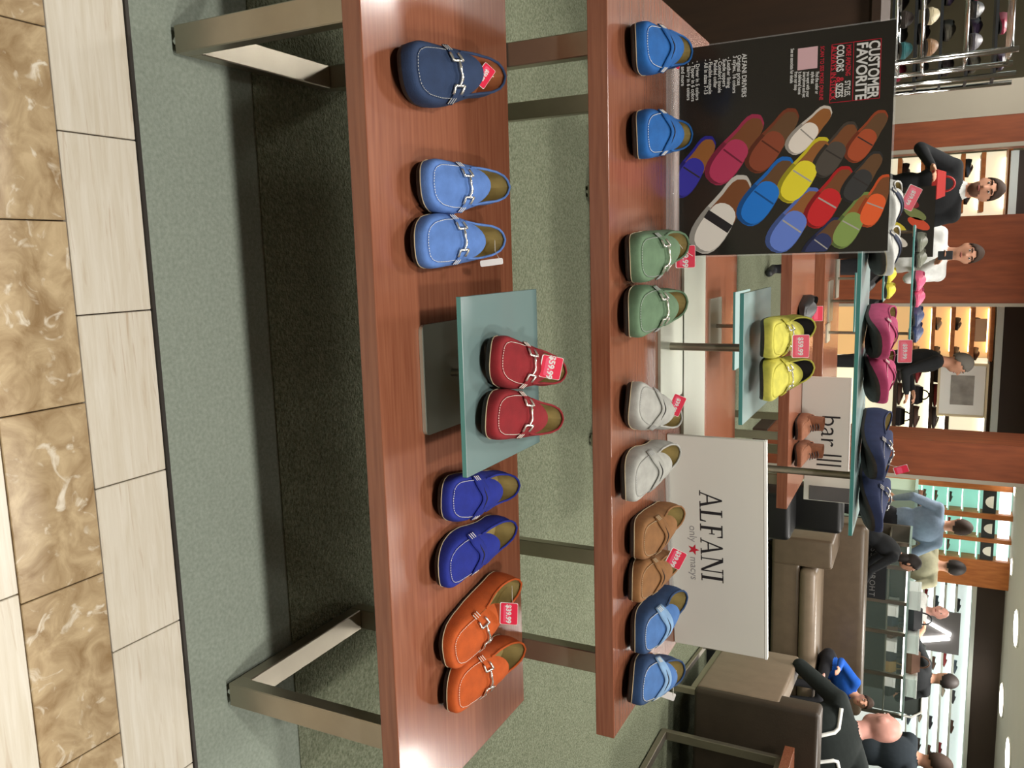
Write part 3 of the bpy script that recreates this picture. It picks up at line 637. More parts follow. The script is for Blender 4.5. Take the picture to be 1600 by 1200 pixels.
# ------------------------------------------------------------------ columns and wall pieces
GREYW = mat('grey_panel', (160, 152, 136), rough=.8, noise=.03, nscale=3)
def pillar(name, label, pya, pyb, Y, dep, m, cat='column', px=1500):
    x0 = atY(px, pya, Y).x; x1 = atY(px, pyb, Y).x
    t = thing(name, label, cat, ((x0+x1)/2, Y+dep/2, 0))
    MB().box(x0, x1, Y, Y+dep, 0, CEIL-.001).build('shaft', m, t)
    MB().box(x0-.012, x1+.012, Y-.012, Y+dep, 0, .12).build('plinth', DARKW, t)
    MB().box(x1, x1+.03, Y-.004, Y+.03, 0, CEIL-.001).build('corner_strip', GREYW, t)
    return t
pillar('column', 'beige painted pier beside the chrome shoe rack', 131, 179, 7.4, .5, GREYW)
pillar('column', 'cherry wood column between the beige pier and the cream lit shelves', 180, 228, 7.4, .5, WOODW)
pillar('column', 'cherry wood column standing behind the dark navy loafers', 692, 748, 6.9, .5, WOODW)
pillar('column', 'broad cherry wood wall panel behind the man in white', 338, 474, 8.4, .3, WOODW, cat='wall panel')
# ------------------------------------------------------------------ lit shelf bays
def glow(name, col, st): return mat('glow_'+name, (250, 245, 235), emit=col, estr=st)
SHOESET = {}
CW = {(60, 48, 44): 'dark brown', (92, 60, 44): 'chestnut', (150, 40, 44): 'red', (70, 84, 96): 'slate blue', (176, 160, 140): 'beige', (44, 44, 50): 'black', (40, 90, 92): 'teal', (52, 44, 40): 'dark brown', (120, 88, 56): 'tan', (196, 184, 150): 'cream', (70, 66, 72): 'grey', (30, 30, 32): 'black', (150, 46, 70): 'crimson', (70, 70, 66): 'grey', (44, 36, 36): 'black', (96, 92, 80): 'khaki', (52, 40, 60): 'plum'}
def mini_shoe(label, col, loc, yaw, L=.26, group=None, high=False, name='shoe', lining=DARKL):
    if col in CW: label = CW[col]+' '+label.replace('dark shoe', 'shoe').replace('mixed shoe', 'shoe')
    m = mat('leather_%d_%d_%d' % col, col, rough=.5)
    t = thing(name, label, 'shoe', loc, yaw, group); s = L/LN
    key = (col, round(L, 3), high)
    if key not in SHOESET:
        out, top, cx = shoe_curves(10, 1); k = len(out); TR = lambda q: (q[0]*s, (q[1]-LN/2)*s, q[2]*s)
        so = MB().loft([[TR((x*.94, y, zlift(y))) for x, y in out], [TR((x*.97, y, .01+zlift(y))) for x, y in out]], cap0=True, cap1=True)
        hgt = (lambda y, z: z+(.075*max(0, (y-.1)/.17) if high else 0))
        up_ = MB().loft([[TR((x*.98, y, .0101+zlift(y))) for x, y in out], [TR((x*1.02, y, .034)) for x, y in out], [TR((a, y, hgt(y, z))) for a, y, z in top]])
        rows = []
        for e in np.linspace(0, 1, 8):
            y = .021+.13*e; hw = itp(HT, y); rows.append([TR((cx(y)+hw*u, y, hgt(y, apron_z(cx(y)+hw*u, y, cx)+.001))) for u in np.linspace(-1, 1, 7)])
        up_.loft(rows, closed=False)
        li = MB().add([TR((a*.97, y, hgt(y, z)-.018)) for a, y, z in top if y > .13], [tuple(range(sum(1 for q in top if q[1] > .13)))])
        SHOESET[key] = [(n_, mb.build(n_, mm, t, smooth=True, world=False, angle=60)) for n_, mb, mm in (('sole', so, SOLE), ('upper', up_, m), ('lining', li, lining))]
    else:
        for n_, src in SHOESET[key]:
            o = bpy.data.objects.new(n_, src.data); COL.objects.link(o); o.parent = t
    return t
def handbag(label, col, loc, w_=.28, h_=.2, d_=.1, yaw=0, group=None):
    m = mat('leather_%d_%d_%d' % col, col, rough=.5); t = thing('handbag', label, 'bag', loc, yaw, group)
    MB().loft([[(-w_/2, -d_/2, 0), (w_/2, -d_/2, 0), (w_/2, d_/2, 0), (-w_/2, d_/2, 0)], [(-w_*.52, -d_*.55, h_*.4), (w_*.52, -d_*.55, h_*.4), (w_*.52, d_*.55, h_*.4), (-w_*.52, d_*.55, h_*.4)], [(-w_*.42, -d_*.15, h_), (w_*.42, -d_*.15, h_), (w_*.42, d_*.15, h_), (-w_*.42, d_*.15, h_)]], cap0=True, cap1=True).build('body', m, t, world=False)
    MB().tube([(w_*.26*math.cos(a), 0, h_+.7*h_*math.sin(a)-.005) for a in np.linspace(0, math.pi, 12)], .008, 6).build('handle', m, t, world=False, smooth=True)
    return t
def lit_bay(label, pya, pyb, pxb, pxt, Y, boards, backm, boardm, glowm, dep=.35, sides=None, top_fascia=None, glow_h=.008):
    x0, x1, z0, z1 = rect(pxb, pya, pxt, pyb, Y)
    t = thing('wall_shelf', label, 'shelves', ((x0+x1)/2, Y+dep/2, 0))
    MB().box(x0, x1, Y+dep-.02, Y+dep, 0, z1).build('back_panel', backm, t)
    if sides is not None:
        MB().box(x0, x0+.03, Y, Y+dep, 0, z1).build('side_panel', sides, t); MB().box(x1-.03, x1, Y, Y+dep, 0, z1).build('side_panel', sides, t)
    MB().box(x0, x1, Y, Y+dep, z1-.03, z1).build('top_board', boardm, t)
    yc = (pya+pyb)/2; zs = []
    for b in boards:
        z = atY(b, yc, Y).z; zs.append(z)
        MB().box(x0+.03, x1-.03, Y+.01, Y+dep-.02, z-.035, z).build('shelf_board', boardm, t)
    for z in zs[1:]+[z1]:
        MB().box(x0+.06, x1-.06, Y+dep-.06, Y+dep-.035, z-.035-glow_h, z-.0355).build('light_strip', glowm, t)
    return t, x0, x1, zs, z1
CREAMB = mat('cream_back', (226, 216, 176), rough=.8, emit=(1, .93, .68), estr=.75); AMBERB = mat('amber_back', (206, 142, 74), rough=.7, emit=(1, .68, .3), estr=.6); TEALB = mat('teal_back', (150, 206, 192), rough=.5, emit=(.5, .95, .82), estr=.35); WHITEB = mat('white_back', (214, 222, 218), rough=.7)  # emission in these backs stands in for shelf light washing over them
WHITEL = mat('white_lit_back', (214, 222, 218), rough=.7, emit=(.92, 1, .98), estr=.42)  # white back given its own glow in place of shelf light
DFAS = mat('dark_fascia', (62, 52, 46), rough=.8, noise=.05, nscale=3)
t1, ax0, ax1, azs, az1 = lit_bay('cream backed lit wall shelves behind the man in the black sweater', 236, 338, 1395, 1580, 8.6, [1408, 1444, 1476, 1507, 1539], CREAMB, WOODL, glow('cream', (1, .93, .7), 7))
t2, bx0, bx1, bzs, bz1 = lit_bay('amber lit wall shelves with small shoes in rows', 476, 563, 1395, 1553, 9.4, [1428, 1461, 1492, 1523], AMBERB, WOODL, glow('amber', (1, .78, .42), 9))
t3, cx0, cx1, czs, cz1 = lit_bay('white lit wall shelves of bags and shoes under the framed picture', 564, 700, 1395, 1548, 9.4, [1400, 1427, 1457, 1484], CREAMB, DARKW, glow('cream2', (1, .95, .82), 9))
def fascia(label, pya, pyb, px, Y, m=DFAS, top=CEIL-.001, lip=True):
    x0 = atY(px, pya, Y).x; x1 = atY(px, pyb, Y).x; z0 = atY(px, (pya+pyb)/2, Y).z
    t = thing('fascia', label, 'fascia', ((x0+x1)/2, Y, z0))
    MB().box(x0, x1, Y, Y+.3, z0+.06 if lip else z0, top).build('panel', m, t)
    if lip: MB().box(x0, x1, Y-.02, Y+.3, z0, z0+.06).build('lower_moulding', WHITEB, t)
    return t
fascia('dark fascia over the cream lit shelves', 236, 338, 1577, 8.55)
fascia('dark fascia with pale moulding over the amber shelves and the picture', 474, 700, 1552, 9.35)
fascia('long dark fascia with pale moulding over the white shelf wall', 905, 1290, 1510, 16.2)
# small goods on these shelves
COLS = [(60, 48, 44), (92, 60, 44), (150, 40, 44), (70, 84, 96), (176, 160, 140), (44, 44, 50)]
for i, z in enumerate(azs[:4]):
    for k in range(2 if i > 2 else 3):
        mini_shoe('small shoe on the cream lit shelf, board %s from the floor' % ('one', 'two', 'three', 'four')[i], COLS[(i+2*k) % 6], (ax0+.14+k*.24, 8.76, z), .7, .24, 'shoes on the cream lit shelves')
for i, z in enumerate(bzs):
    for k in range(2):
        mini_shoe('small shoe on the amber lit shelf, board %s from below' % ('one', 'two', 'three', 'four')[i], COLS[(i+k+3) % 6], (bx0+.2+k*.3, 9.56, z), .4, .22, 'shoes on the amber lit shelves')
for i, z in enumerate(czs[:3]):
    for k in range(4):
        if (i+k) % 3 == 2: handbag('dark handbag on the white lit shelf, board %s from below' % ('one', 'two', 'three')[i], (40, 36, 38), (cx0+.14+k*.24, 9.56, z+.0005), .19, .085, .1, group='handbags on the white lit shelves')
        else: mini_shoe('dark shoe on the white lit shelf, board %s from below' % ('one', 'two', 'three')[i], COLS[(i*2+k) % 3], (cx0+.14+k*.24, 9.56, z), 1.3, .24, 'shoes on the white lit shelves')
# framed picture
x0, x1, z0, z1 = rect(1468, 571, 1540, 648, 9.3)
pf = thing('framed_picture', 'framed grey photograph in a wide white mat', 'picture', ((x0+x1)/2, 9.3, z0))
MB().bbox(x0, x1, 9.3, 9.32, z0, z1, .003, 1).build('mat_board', WHITEE, pf)
MB().box(x0+.1, x1-.1, 9.294, 9.2998, z0+.1, z1-.1).build('photograph', mat('grey_photo', (150, 146, 138), rough=.5, noise=.35, nscale=7), pf)
for (a, b, c, d) in ((x0-.02, x1+.02, z0-.02, z0), (x0-.02, x1+.02, z1, z1+.02), (x0-.02, x0, z0, z1), (x1, x1+.02, z0, z1)): MB().box(a, b, 9.285, 9.33, c, d).build('frame_bar', mat('pale_frame', (224, 208, 170), rough=.5), pf)
x0, x1, z0, z1 = rect(1527, 498, 1546, 534, 9.42)
sp = tag(MB().bbox(x0, x1, 9.42, 9.435, bzs[3]+.0005, bzs[3]+z1-z0, .003, 1).build('shelf_card', mat('peach_card', (226, 186, 150), rough=.6)), 'pale blank card standing on the topmost amber lit shelf', 'card')
# amber wall with three teal niches
YN = 15.7
x0, x1, z0, z1 = rect(1400, 738, 1580, 912, YN)
nw = thing('niche_wall', 'amber wood wall with three teal lit shoe niches', 'wall unit', ((x0+x1)/2, YN, 0))
ZN0 = .75; edges = [x0]; nic = [(762, 798), (806, 836), (842, 870)]
for a, b in nic: edges += [atY(1490, a, YN).x, atY(1490, b, YN).x]
edges.append(x1); zt = atY(1579, 820, YN).z
for i in range(0, 8, 2): MB().box(edges[i], edges[i+1], YN, YN+.35, 0, CEIL-.001).build('wood_pier', WOODL, nw)
BLK = mat('black_frame', (40, 42, 44), rough=.5)
for i in (1, 3, 5):
    a, b = edges[i], edges[i+1]
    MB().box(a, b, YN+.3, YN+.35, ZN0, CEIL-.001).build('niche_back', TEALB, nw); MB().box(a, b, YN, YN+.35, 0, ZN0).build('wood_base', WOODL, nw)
    for px in (1440, 1458, 1481, 1504, 1530):
        z = atY(px, 820, YN).z; MB().box(a, b, YN+.02, YN+.3, z-.02, z).build('niche_shelf', TEALB, nw)
        MB().box(a+.03, b-.03, YN+.05, YN+.07, z-.032, z-.0205).build('light_strip', glow('teal', (.72, 1, .93), 7), nw)
    zb = atY(1534, 820, YN).z; zc = atY(1555, 820, YN).z
    MB().box(a+.01, b-.01, YN+.03, YN+.08, zb, zc).build('framed_emblem', BLK, nw)
    pts = [(a+(b-a)*(.5+.26*math.cos(q)), YN+.028, zb+(zc-zb)*(.8-.62*abs(math.sin(q)))) for q in np.linspace(0, math.pi, 12)]
    MB().prism(pts, (0, .003, 0)).build('white_emblem', WHITEE, nw)
    MB().box(a, b, YN+.1, YN+.12, zc+.05, zt).build('lit_panel', glow('top', (1, 1, .95), 2.2), nw)
    for px in (1440, 1458, 1481):
        z = atY(px, 820, YN).z
        if px == 1440 and i == 5: continue
        mini_shoe('dark shoe in the teal lit niche, shelf at %s height' % {1440: 'eye', 1458: 'brow', 1481: 'top'}[px], COLS[(i+px) % 3], ((a+b)/2, YN+.16, z), .9, .2, 'shoes in the teal niches')
# white shelf wall on the far side
YW = 16.3
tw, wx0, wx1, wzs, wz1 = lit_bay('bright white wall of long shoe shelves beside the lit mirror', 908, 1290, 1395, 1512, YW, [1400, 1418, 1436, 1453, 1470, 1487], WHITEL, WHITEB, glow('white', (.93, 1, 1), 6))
for i in range(1, 6):
    for k in range(7):
        if (i*3+k*5) % 4 == 0: continue
        mini_shoe('dark shoe on the bright white shelves, row %s from below' % ('', 'two', 'three', 'four', 'five', 'six')[i], COLS[(k*2+i) % 6], (wx0+.35+k*.6+.1*(i % 2), YW+.16, wzs[i]), 1.2, .25, 'shoes on the bright white shelf wall')
# lit standing mirror
x0, x1, z0, z1 = rect(1398, 952, 1500, 1016, 15.8)
mi = thing('standing_mirror', 'tall grey mirror panel edged with bright light tubes', 'mirror', ((x0+x1)/2, 15.8, 0))
MB().box(x0, x1, 15.8, 15.85, 0.02, z1).build('mirror_panel', mat('mirror_grey', (120, 118, 120), rough=.25, metal=.5), mi)
MB().tube([(x0+.12, 15.785, z1*.62), ((x0+x1)/2+.02, 15.785, z1-.14)], .03, 8).build('light_tube', LAMPE, mi)
MB().tube([(x1-.1, 15.785, z1*.55), ((x0+x1)/2+.08, 15.785, z1-.16)], .045, 8).build('light_tube', LAMPE, mi)
MB().box(x0-.02, x1+.02, 15.78, 15.86, 0.003, .02).build('base', BLK, mi)
# ================================================================== goods on the farther tables
bs = atZ(1246, 588, RT); be = atZ(1236, 736, RT)
SY = 4.46; x0 = atY(1285, 589, SY).x; x1 = atY(1285, 737, SY).x; hz = atY(1327, 660, SY).z-RT
s2 = thing('brand_sign', 'white acrylic sign with thin lowercase lettering and three strokes', 'sign', ((x0+x1)/2, SY, RT))
MB().bbox(x0, x1, SY, SY+.012, RT+.0005, RT+hz, .0015, 1).build('panel', WHITE, s2); MB().box(x0, x1, SY-.001, SY+.013, RT+hz, RT+hz+.006).build('top_edge', WHITEE, s2)
text_mesh('lettering', 'bar', .135, INK, s2, FACE(.03, -.0005, hz*.6), sx=.95, bold=-.001)
for k in range(3): MB().box(.155+k*.026, .164+k*.026, -.0012, -.0002, hz*.6-.058, hz*.6+.062).build('stroke', INK, s2, world=False)
x0 = atY(1285, 740, 4.62).x; x1 = atY(1285, 783, 4.62).x
s3 = thing('brand_sign', 'grey mirrored sign panel at the end of the boot table', 'sign', ((x0+x1)/2, 4.62, RT))
MB().bbox(x0, x1, 4.62, 4.632, RT+.0005, RT+.27, .0015, 1).build('panel', WHITE, s3)
MB().box(x0+.07, x1-.004, 4.616, 4.6198, RT+.03, RT+.262).build('picture', mat('mirror_grey', (120, 118, 120)), s3)
MB().box(x0, x1, 4.618, 4.634, RT+.27, RT+.277).build('top_edge', WHITEE, s3)
BOOT = (suede('boot_brown', (150, 92, 60)),)*3
def boot(label, px, py, Y, yaw, mir):
    a = atY(px, py, Y); t = loafer(label, BOOT, (a.x, Y+.14, RT+.0005), yaw, 'none', mir, 1.04, 'brown lace-up boots', n=16, stitches=False, name='lace_up_boot', lining=DARKL, welt=None)
    r_ = []
    for i in range(6):
        q = i/5; z = .05+.07*q; r_.append([((.036-.004*q)*math.cos(a_), .035+.055*math.sin(a_)+.006*q, z) for a_ in np.linspace(0, 2*math.pi, 15)[:-1]])
    MB().loft(r_).build('shaft', BOOT[0], t, smooth=True, world=False)
    mb = MB()
    for k in range(4): mb.tube([(-.017, -.052+.012*k, .071+.010*k), (0, -.056+.012*k, .077+.010*k), (.017, -.052+.012*k, .071+.010*k)], .0022, 5)
    mb.build('laces', INK, t, world=False, smooth=True); return t
boot('brown lace-up boot standing before the lowercase sign', 1238, 672, 4.14, .1, 1)
boot('brown lace-up boot standing before the lowercase sign', 1238, 716, 4.14, .1, -1)
a = atY(1240, 484, 4.2); mini_shoe('black slip-on shoe with red tag on the boot table', (34, 34, 34), (a.x, 4.34, RT+.0005), .3, .27)
price_tag('red price tag on the black slip-on shoe', 1277, 490, 4.40, .075, .055, None, pink=True, string=(a.x, 4.42, RT+.055))
glass_stand('small low glass stand on the low table in the gap', .16, .48, 3.42, 3.72, .57, .454, [(.19, .4, 3.45, 3.66)], [(.31, 3.56, .008)])
# third set of tables further back
display_table('far cherry wood table with glass stands of yellow, pink and navy shoes', -.45, 1.35, 5.35, 6.25, RT, .06, (-.30, 1.20), leg_y=(5.4, 6.1), rail=False)
def far_stand(label, pya, pyb, Y, z, dep=.34):
    x0 = atY(1410, pya, Y).x; x1 = atY(1410, pyb, Y).x; xm = (x0+x1)/2
    if x1-x0 > .6:                              # long shelf: a post near each end
        ps = (x0+.035, x1-.035); glass_stand(label, x0, x1, Y, Y+dep, z, RT, [(q-.06, q+.06, Y+.06, Y+dep-.06) for q in ps], [(q, Y+dep/2, .009) for q in ps], br=.03)
    else: glass_stand(label, x0, x1, Y, Y+dep, z, RT, [(xm-.13, xm+.13, Y+.05, Y+dep-.06)], [(xm, Y+dep/2, .009)])
far_stand('far glass stand carrying a black pair of shoes', 425, 520, 5.5, .865)
far_stand('far glass stand carrying a yellow pair of shoes', 398, 472, 5.9, 1.0, .3)
far_stand('far tall glass stand carrying pink, navy and grey pairs', 352, 534, 5.42, 1.178, .3)
def pair(label, col, px, py, dpy, Y, z, group, L=.26, yaw=.2, high=False, tagged=False):
    for k in range(2):
        a = atY(px, py+k*dpy, Y); mini_shoe(label, col, (a.x, Y, z+.0005), yaw, L, group, high=high)
pair('black shoe of the pair on the far glass stand', (28, 28, 30), 1380, 445, 42, 5.67, .865, 'far black pair', .27, .5, True)
pair('yellow shoe of the pair on the far glass stand', (186, 172, 50), 1410, 427, 25, 6.05, 1.0, 'far yellow pair', .24)
pair('pink shoe of the pair on the far tall glass stand', (186, 74, 104), 1450, 437, 25, 5.57, 1.178, 'far pink pair', .24, .3)
pair('navy shoe of the pair on the far tall glass stand', (44, 54, 84), 1450, 492, 25, 5.57, 1.178, 'far navy pair', .24, .3)
pair('grey shoe of the pair on the far tall glass stand', (96, 98, 84), 1450, 376, 25, 5.57, 1.178, 'far grey pair', .24, .3)
Yp = 6.12; x0 = atY(1430, 292, Yp).x; x1 = atY(1430, 402, Yp).x; z1 = atY(1460, 350, Yp).z
p2 = thing('shoe_poster', 'distant black poster with a few coloured shoes printed on it', 'poster', ((x0+x1)/2, Yp, RT))
MB().box(x0, x1, Yp, Yp+.004, RT+.0005, z1).build('print', PBK, p2)
for i, (u, v, c) in enumerate([(.2, .72, (120, 30, 34)), (.38, .8, (110, 120, 70)), (.52, .84, (190, 70, 40)), (.3, .55, (96, 40, 40)), (.55, .6, (190, 176, 50)), (.75, .62, (190, 186, 176)), (.7, .4, (90, 90, 110)), (.4, .35, (60, 76, 120))]):
    cxp = x0+(x1-x0)*u; czp = RT+(z1-RT)*v; d = Vector((.5, 0, .87)); s_ = Vector((.87, 0, -.5))
    MB().prism([Vector((cxp, Yp-.0006, czp))+d*.075*math.cos(q)+s_*.03*math.sin(q) for q in np.linspace(0, 2*math.pi, 15)[:-1]], (0, .0004, 0)).build('printed_shoe', mat('pr_%d_%d_%d' % c, c, rough=.5), p2)
# ================================================================== dark cabinet and shoe rack at the left
zc = atY(1377, 20, 3.4).z
cb = thing('cabinet', 'dark wooden cabinet standing beyond the end of the taller table', 'cabinet', (-1.5, 3.6, 0))
MB().box(-2.6, -.64, 3.4, 3.95, .003, zc-.03).build('body', DARKW, cb); MB().box(-2.62, -.62, 3.38, 3.97, zc-.03, zc).build('top', DARKW, cb)
RX0, RX1, RY = -2.75, atY(1490, 88, 4.9).x, 4.9
rk = thing('shoe_rack', 'chrome shoe rack crowded with ladies shoes', 'rack', ((RX0+RX1)/2, RY, 0))
rz = [atY(px, 60, RY).z for px in (1400, 1441, 1511, 1582)]
for x in (RX0, RX1):
    for y in (RY, RY+.36): MB().cyl((x, y, .003), (x, y, rz[3]+.03), .014, 10).build('post', CHROME, rk, smooth=True)
for z in rz:
    for y in (RY, RY+.12, RY+.24, RY+.36): MB().cyl((RX0, y, z), (RX1, y, z), .008, 8).build('rail', CHROME, rk, smooth=True)
    for x in (RX0, RX1): MB().cyl((x, RY, z), (x, RY+.36, z), .008, 8).build('rail', CHROME, rk, smooth=True)
rc = [(40, 90, 92), (52, 44, 40), (120, 88, 56), (196, 184, 150), (70, 66, 72), (30, 30, 32)]
for i, z in enumerate(rz[:3]):
    for k in range(6):
        mini_shoe('ladies shoe on the chrome rack, rail %s' % ('one', 'two', 'three')[i], rc[(i*2+k) % 6], (RX1-.1-k*.155, RY+.17, z+.0085), .25, .24, 'ladies shoes on the chrome rack', lining=INSO if k % 2 else DARKL)
RX2 = atY(1490, 130, 5.7).x
rk2 = thing('shoe_rack', 'second chrome rack of mixed shoes behind the first', 'rack', (RX2-.5, 5.7, 0))
rz2 = [atY(px, 112, 5.7).z for px in (1395, 1430, 1470, 1512, 1556)]
for x in (RX2-.9, RX2-.02):
    for y in (5.7, 6.0): MB().cyl((x, y, .003), (x, y, rz2[4]+.1), .014, 10).build('post', CHROME, rk2, smooth=True)
for z in rz2: MB().box(RX2-.9, RX2-.02, 5.7, 6.0, z-.015, z).build('shelf', BLK, rk2)
rc2 = [(150, 46, 70), (70, 70, 66), (44, 36, 36), (96, 92, 80), (52, 40, 60)]
for i, z in enumerate(rz2):
    for k in range(4): mini_shoe('shoe on the second chrome rack, shelf %s' % ('one', 'two', 'three', 'four', 'five')[i], rc2[(i+k) % 5], (RX2-.14-k*.2, 5.85, z+.0005), .5, .25, 'shoes on the second chrome rack')
tag(MB().bbox(-3.6, -2.2, 7.35, 7.4, 1.9, 2.4, .004, 1).build('wall_light_panel', mat('pale_panel', (214, 232, 226), emit=(.85, 1, .95), estr=1.4)), 'pale glowing panel high on the wall behind the shoe racks', 'light panel')
# ================================================================== lounge seating
def soft(mb, name, m, parent, sub=2, world=True):
    o = mb.build(name, m, parent, smooth=True, world=world); return o
def cushion(x0, x1, y0, y1, z0, z1, r=.04, m=LEATH, name='cushion', parent=None, puff=.0, world=True):
    mb = MB().bbox(x0, x1, y0, y1, z0, z1, r, 4); o = mb.build(name, m, parent, smooth=True, world=world)
    return o
SY0 = 7.35
sx0 = atY(1260, 843, SY0).x; sx1 = atY(1260, 1165, SY0).x
so = thing('sofa', 'long brown leather sofa with a loose seat cushion', 'sofa', ((sx0+sx1)/2, SY0+.4, 0))
zs_ = atY(1247, 960, SY0).z; zb_ = atY(1352, 960, SY0+.75).z; za_ = atY(1303, 870, SY0+.1).z
cushion(sx0+.02, sx1-.02, SY0+.02, SY0+.9, .10, zs_, .03, LEATH, 'seat_base', so)
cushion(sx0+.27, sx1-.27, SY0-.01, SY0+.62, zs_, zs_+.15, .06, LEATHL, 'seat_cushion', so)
cushion(sx0+.02, sx1-.02, SY0+.62, SY0+.92, zs_-.05, zb_, .06, LEATH, 'backrest', so)
cushion(sx0, sx0+.26, SY0, SY0+.9, .10, za_, .035, LEATH, 'armrest', so); cushion(sx1-.26, sx1, SY0, SY0+.9, .10, za_, .035, LEATH, 'armrest', so)
for x in (sx0+.05, sx1-.05):
    for y in (SY0+.06, SY0+.84): MB().cyl((x, y, .003), (x, y, .1), .02, 10).build('leg', BLK, so, smooth=True)
# black chair between the boot table and the sofa
bx = atY(1280, 792, 6.1).x
bc = thing('club_chair', 'black club chair on a steel frame beside the boot table', 'chair', (bx+.2, 6.4, 0))
BKL = mat('black_leather', (13, 13, 13), rough=.45)
cushion(bx, bx+.36, 6.3, 6.75, .16, .40, .04, BKL, 'seat', bc); cushion(bx, bx+.36, 6.6, 6.8, .3, .74, .04, BKL, 'backrest', bc)
for x in (bx+.02, bx+.34):
    for y in (6.32, 6.73): MB().bbox(x-.015, x+.015, y-.015, y+.015, .003, .17, .002, 1).build('leg', STEEL, bc)
# armchair seen from behind, with the bald man in it
near = atY(1100, 1075, 4.45); far = atY(1133, 1012, 5.15); dv = (far-near); dv.z = 0; cyaw = math.atan2(-dv.x, dv.y)
ac = thing('armchair', 'brown leather armchair with its back turned, on a steel frame', 'chair', (near.x, near.y, 0), cyaw)
CZ = .155; AZ = atY(1218, 1105, 4.45).z; BZ = atY(1281, 1140, 4.45).z; AW = .86; AD = .80
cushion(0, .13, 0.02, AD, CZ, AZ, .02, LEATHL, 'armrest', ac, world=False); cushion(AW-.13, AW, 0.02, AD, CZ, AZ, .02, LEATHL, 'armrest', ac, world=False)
cushion(.005, AW-.005, -.02, .15, CZ, BZ, .025, LEATH_SHADE, 'backrest', ac, world=False)  # back painted darker for the shade on it
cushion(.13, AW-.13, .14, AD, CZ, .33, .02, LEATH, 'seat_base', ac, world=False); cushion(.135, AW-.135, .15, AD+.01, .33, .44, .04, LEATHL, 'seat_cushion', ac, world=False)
for x in (.02, AW-.05):
    for y in (.0, AD-.04): MB().bbox(x, x+.035, y, y+.035, .003, CZ, .002, 1).build('leg', STEEL, ac, world=False)
    MB().bbox(x, x+.035, .036, AD-.041, CZ-.035, CZ, .002, 1).build('side_rail', STEEL, ac, world=False)
    MB().bbox(x, x+.035, .036, AD-.041, .012, .035, .002, 1).build('floor_rail', STEEL, ac, world=False)
ztr = atY(1241, 1186, 4.31).z
display_table('cherry wood table on steel legs just behind the armchair', 2.635, 4.06, 3.65, 4.315, ztr, .05, (2.672, 3.96), leg_y=(3.69, 4.272))
# black shoe box under the armchair
tag(MB().bbox(2.62, 2.85, 5.35, 5.62, .003, .13, .003, 1).build('shoe_box', BLK), 'black shoe box on the carpet in front of the armchair', 'box')
# ================================================================== cases behind the sofa
CY = 8.75
gx0 = atY(1390, 846, CY).x; gx1 = atY(1390, 1120, CY).x; gz = atY(1418, 980, CY).z
gc = thing('display_case', 'long glazed display case with steel posts behind the sofa', 'display case', ((gx0+gx1)/2, CY+.3, 0))
CASEG = mat('case_glass', (176, 206, 196), rough=.1, alpha=.09, spec=.5); CASED = mat('case_dark', (104, 98, 88), rough=.5)
MB().box(gx0, gx1, CY+.56, CY+.6, .003, gz-.02).build('back_panel', CASED, gc); MB().box(gx0, gx1, CY+.03, CY+.56, .003, .12).build('plinth', CASED, gc)
zmid = atY(1385, 980, CY).z
MB().box(gx0+.02, gx1-.02, CY+.04, CY+.555, zmid-.012, zmid).build('shelf', STEEL, gc); MB().box(gx0, gx1, CY-.02, CY+.6, gz-.02, gz).build('glass_top', [mat('case_top', (170, 196, 188), rough=.1)], gc)
cols_x = [gx0+.02, atY(1370, 884, CY).x, atY(1370, 938, CY).x, atY(1370, 986, CY).x, atY(1370, 1052, CY).x, gx1-.02]
for x in cols_x: MB().box(x-.018, x+.018, CY, CY+.036, .003, gz-.02).build('post', STEEL, gc)
for a, b in zip(cols_x[:-1], cols_x[1:]): MB().box(a+.02, b-.02, CY+.012, CY+.018, .12, gz-.025).build('pane', CASEG, gc)
MB().box(cols_x[0]+.02, cols_x[2]-.02, CY-.012, CY-.002, zmid-.32, zmid-.02).build('name_board', BLK, gc)
for s, px in (('S', 859), ('S', 866), ('E', 875), ('N', 892), ('R', 901), ('O', 910), ('H', 919), ('T', 928)):
    p = atY(1365, px, CY); text_mesh('board_letter', s, .075, INKG, gc, FACE(p.x-gc.location.x, CY-.0125-gc.location.y, zmid-.15), extr=.0004)
MB().box(gx0+.05, gx1-.05, CY+.06, CY+.09, gz-.034, gz-.0205).build('light_strip', glow('case', (1, .98, .92), 6), gc)  # added strip to brighten the case, no known lamp
wc = [(230, 230, 228), (40, 42, 52), (92, 60, 40), (214, 216, 214), (60, 58, 60), (150, 120, 70), (200, 196, 188), (44, 40, 40)]
for k in range(8):
    u = (k+.5)/8; x = cols_x[2]+.1+(gx1-cols_x[2]-.2)*u
    if k in (0, 3, 6):
        b = thing('shoe_box', 'white shoe box on the glazed case shelf', 'box', (x, CY+.3, zmid), group='white boxes in the glazed case')
        MB().bbox(-.057, .057, -.12, .12, .0005, .075, .002, 1).build('carton', mat('boxw', (222, 222, 218), rough=.6), b, world=False); MB().bbox(-.060, .060, -.123, .123, .0752, .1, .002, 1).build('lid', mat('boxw', (222, 222, 218)), b, world=False)
    else: handbag('folded leather bag in the glazed case, %s hide' % ('', 'navy', 'brown', '', 'charcoal', 'ochre', '', 'black')[k], wc[k], (x, CY+.3, zmid+.0005), .125, .1, .12)
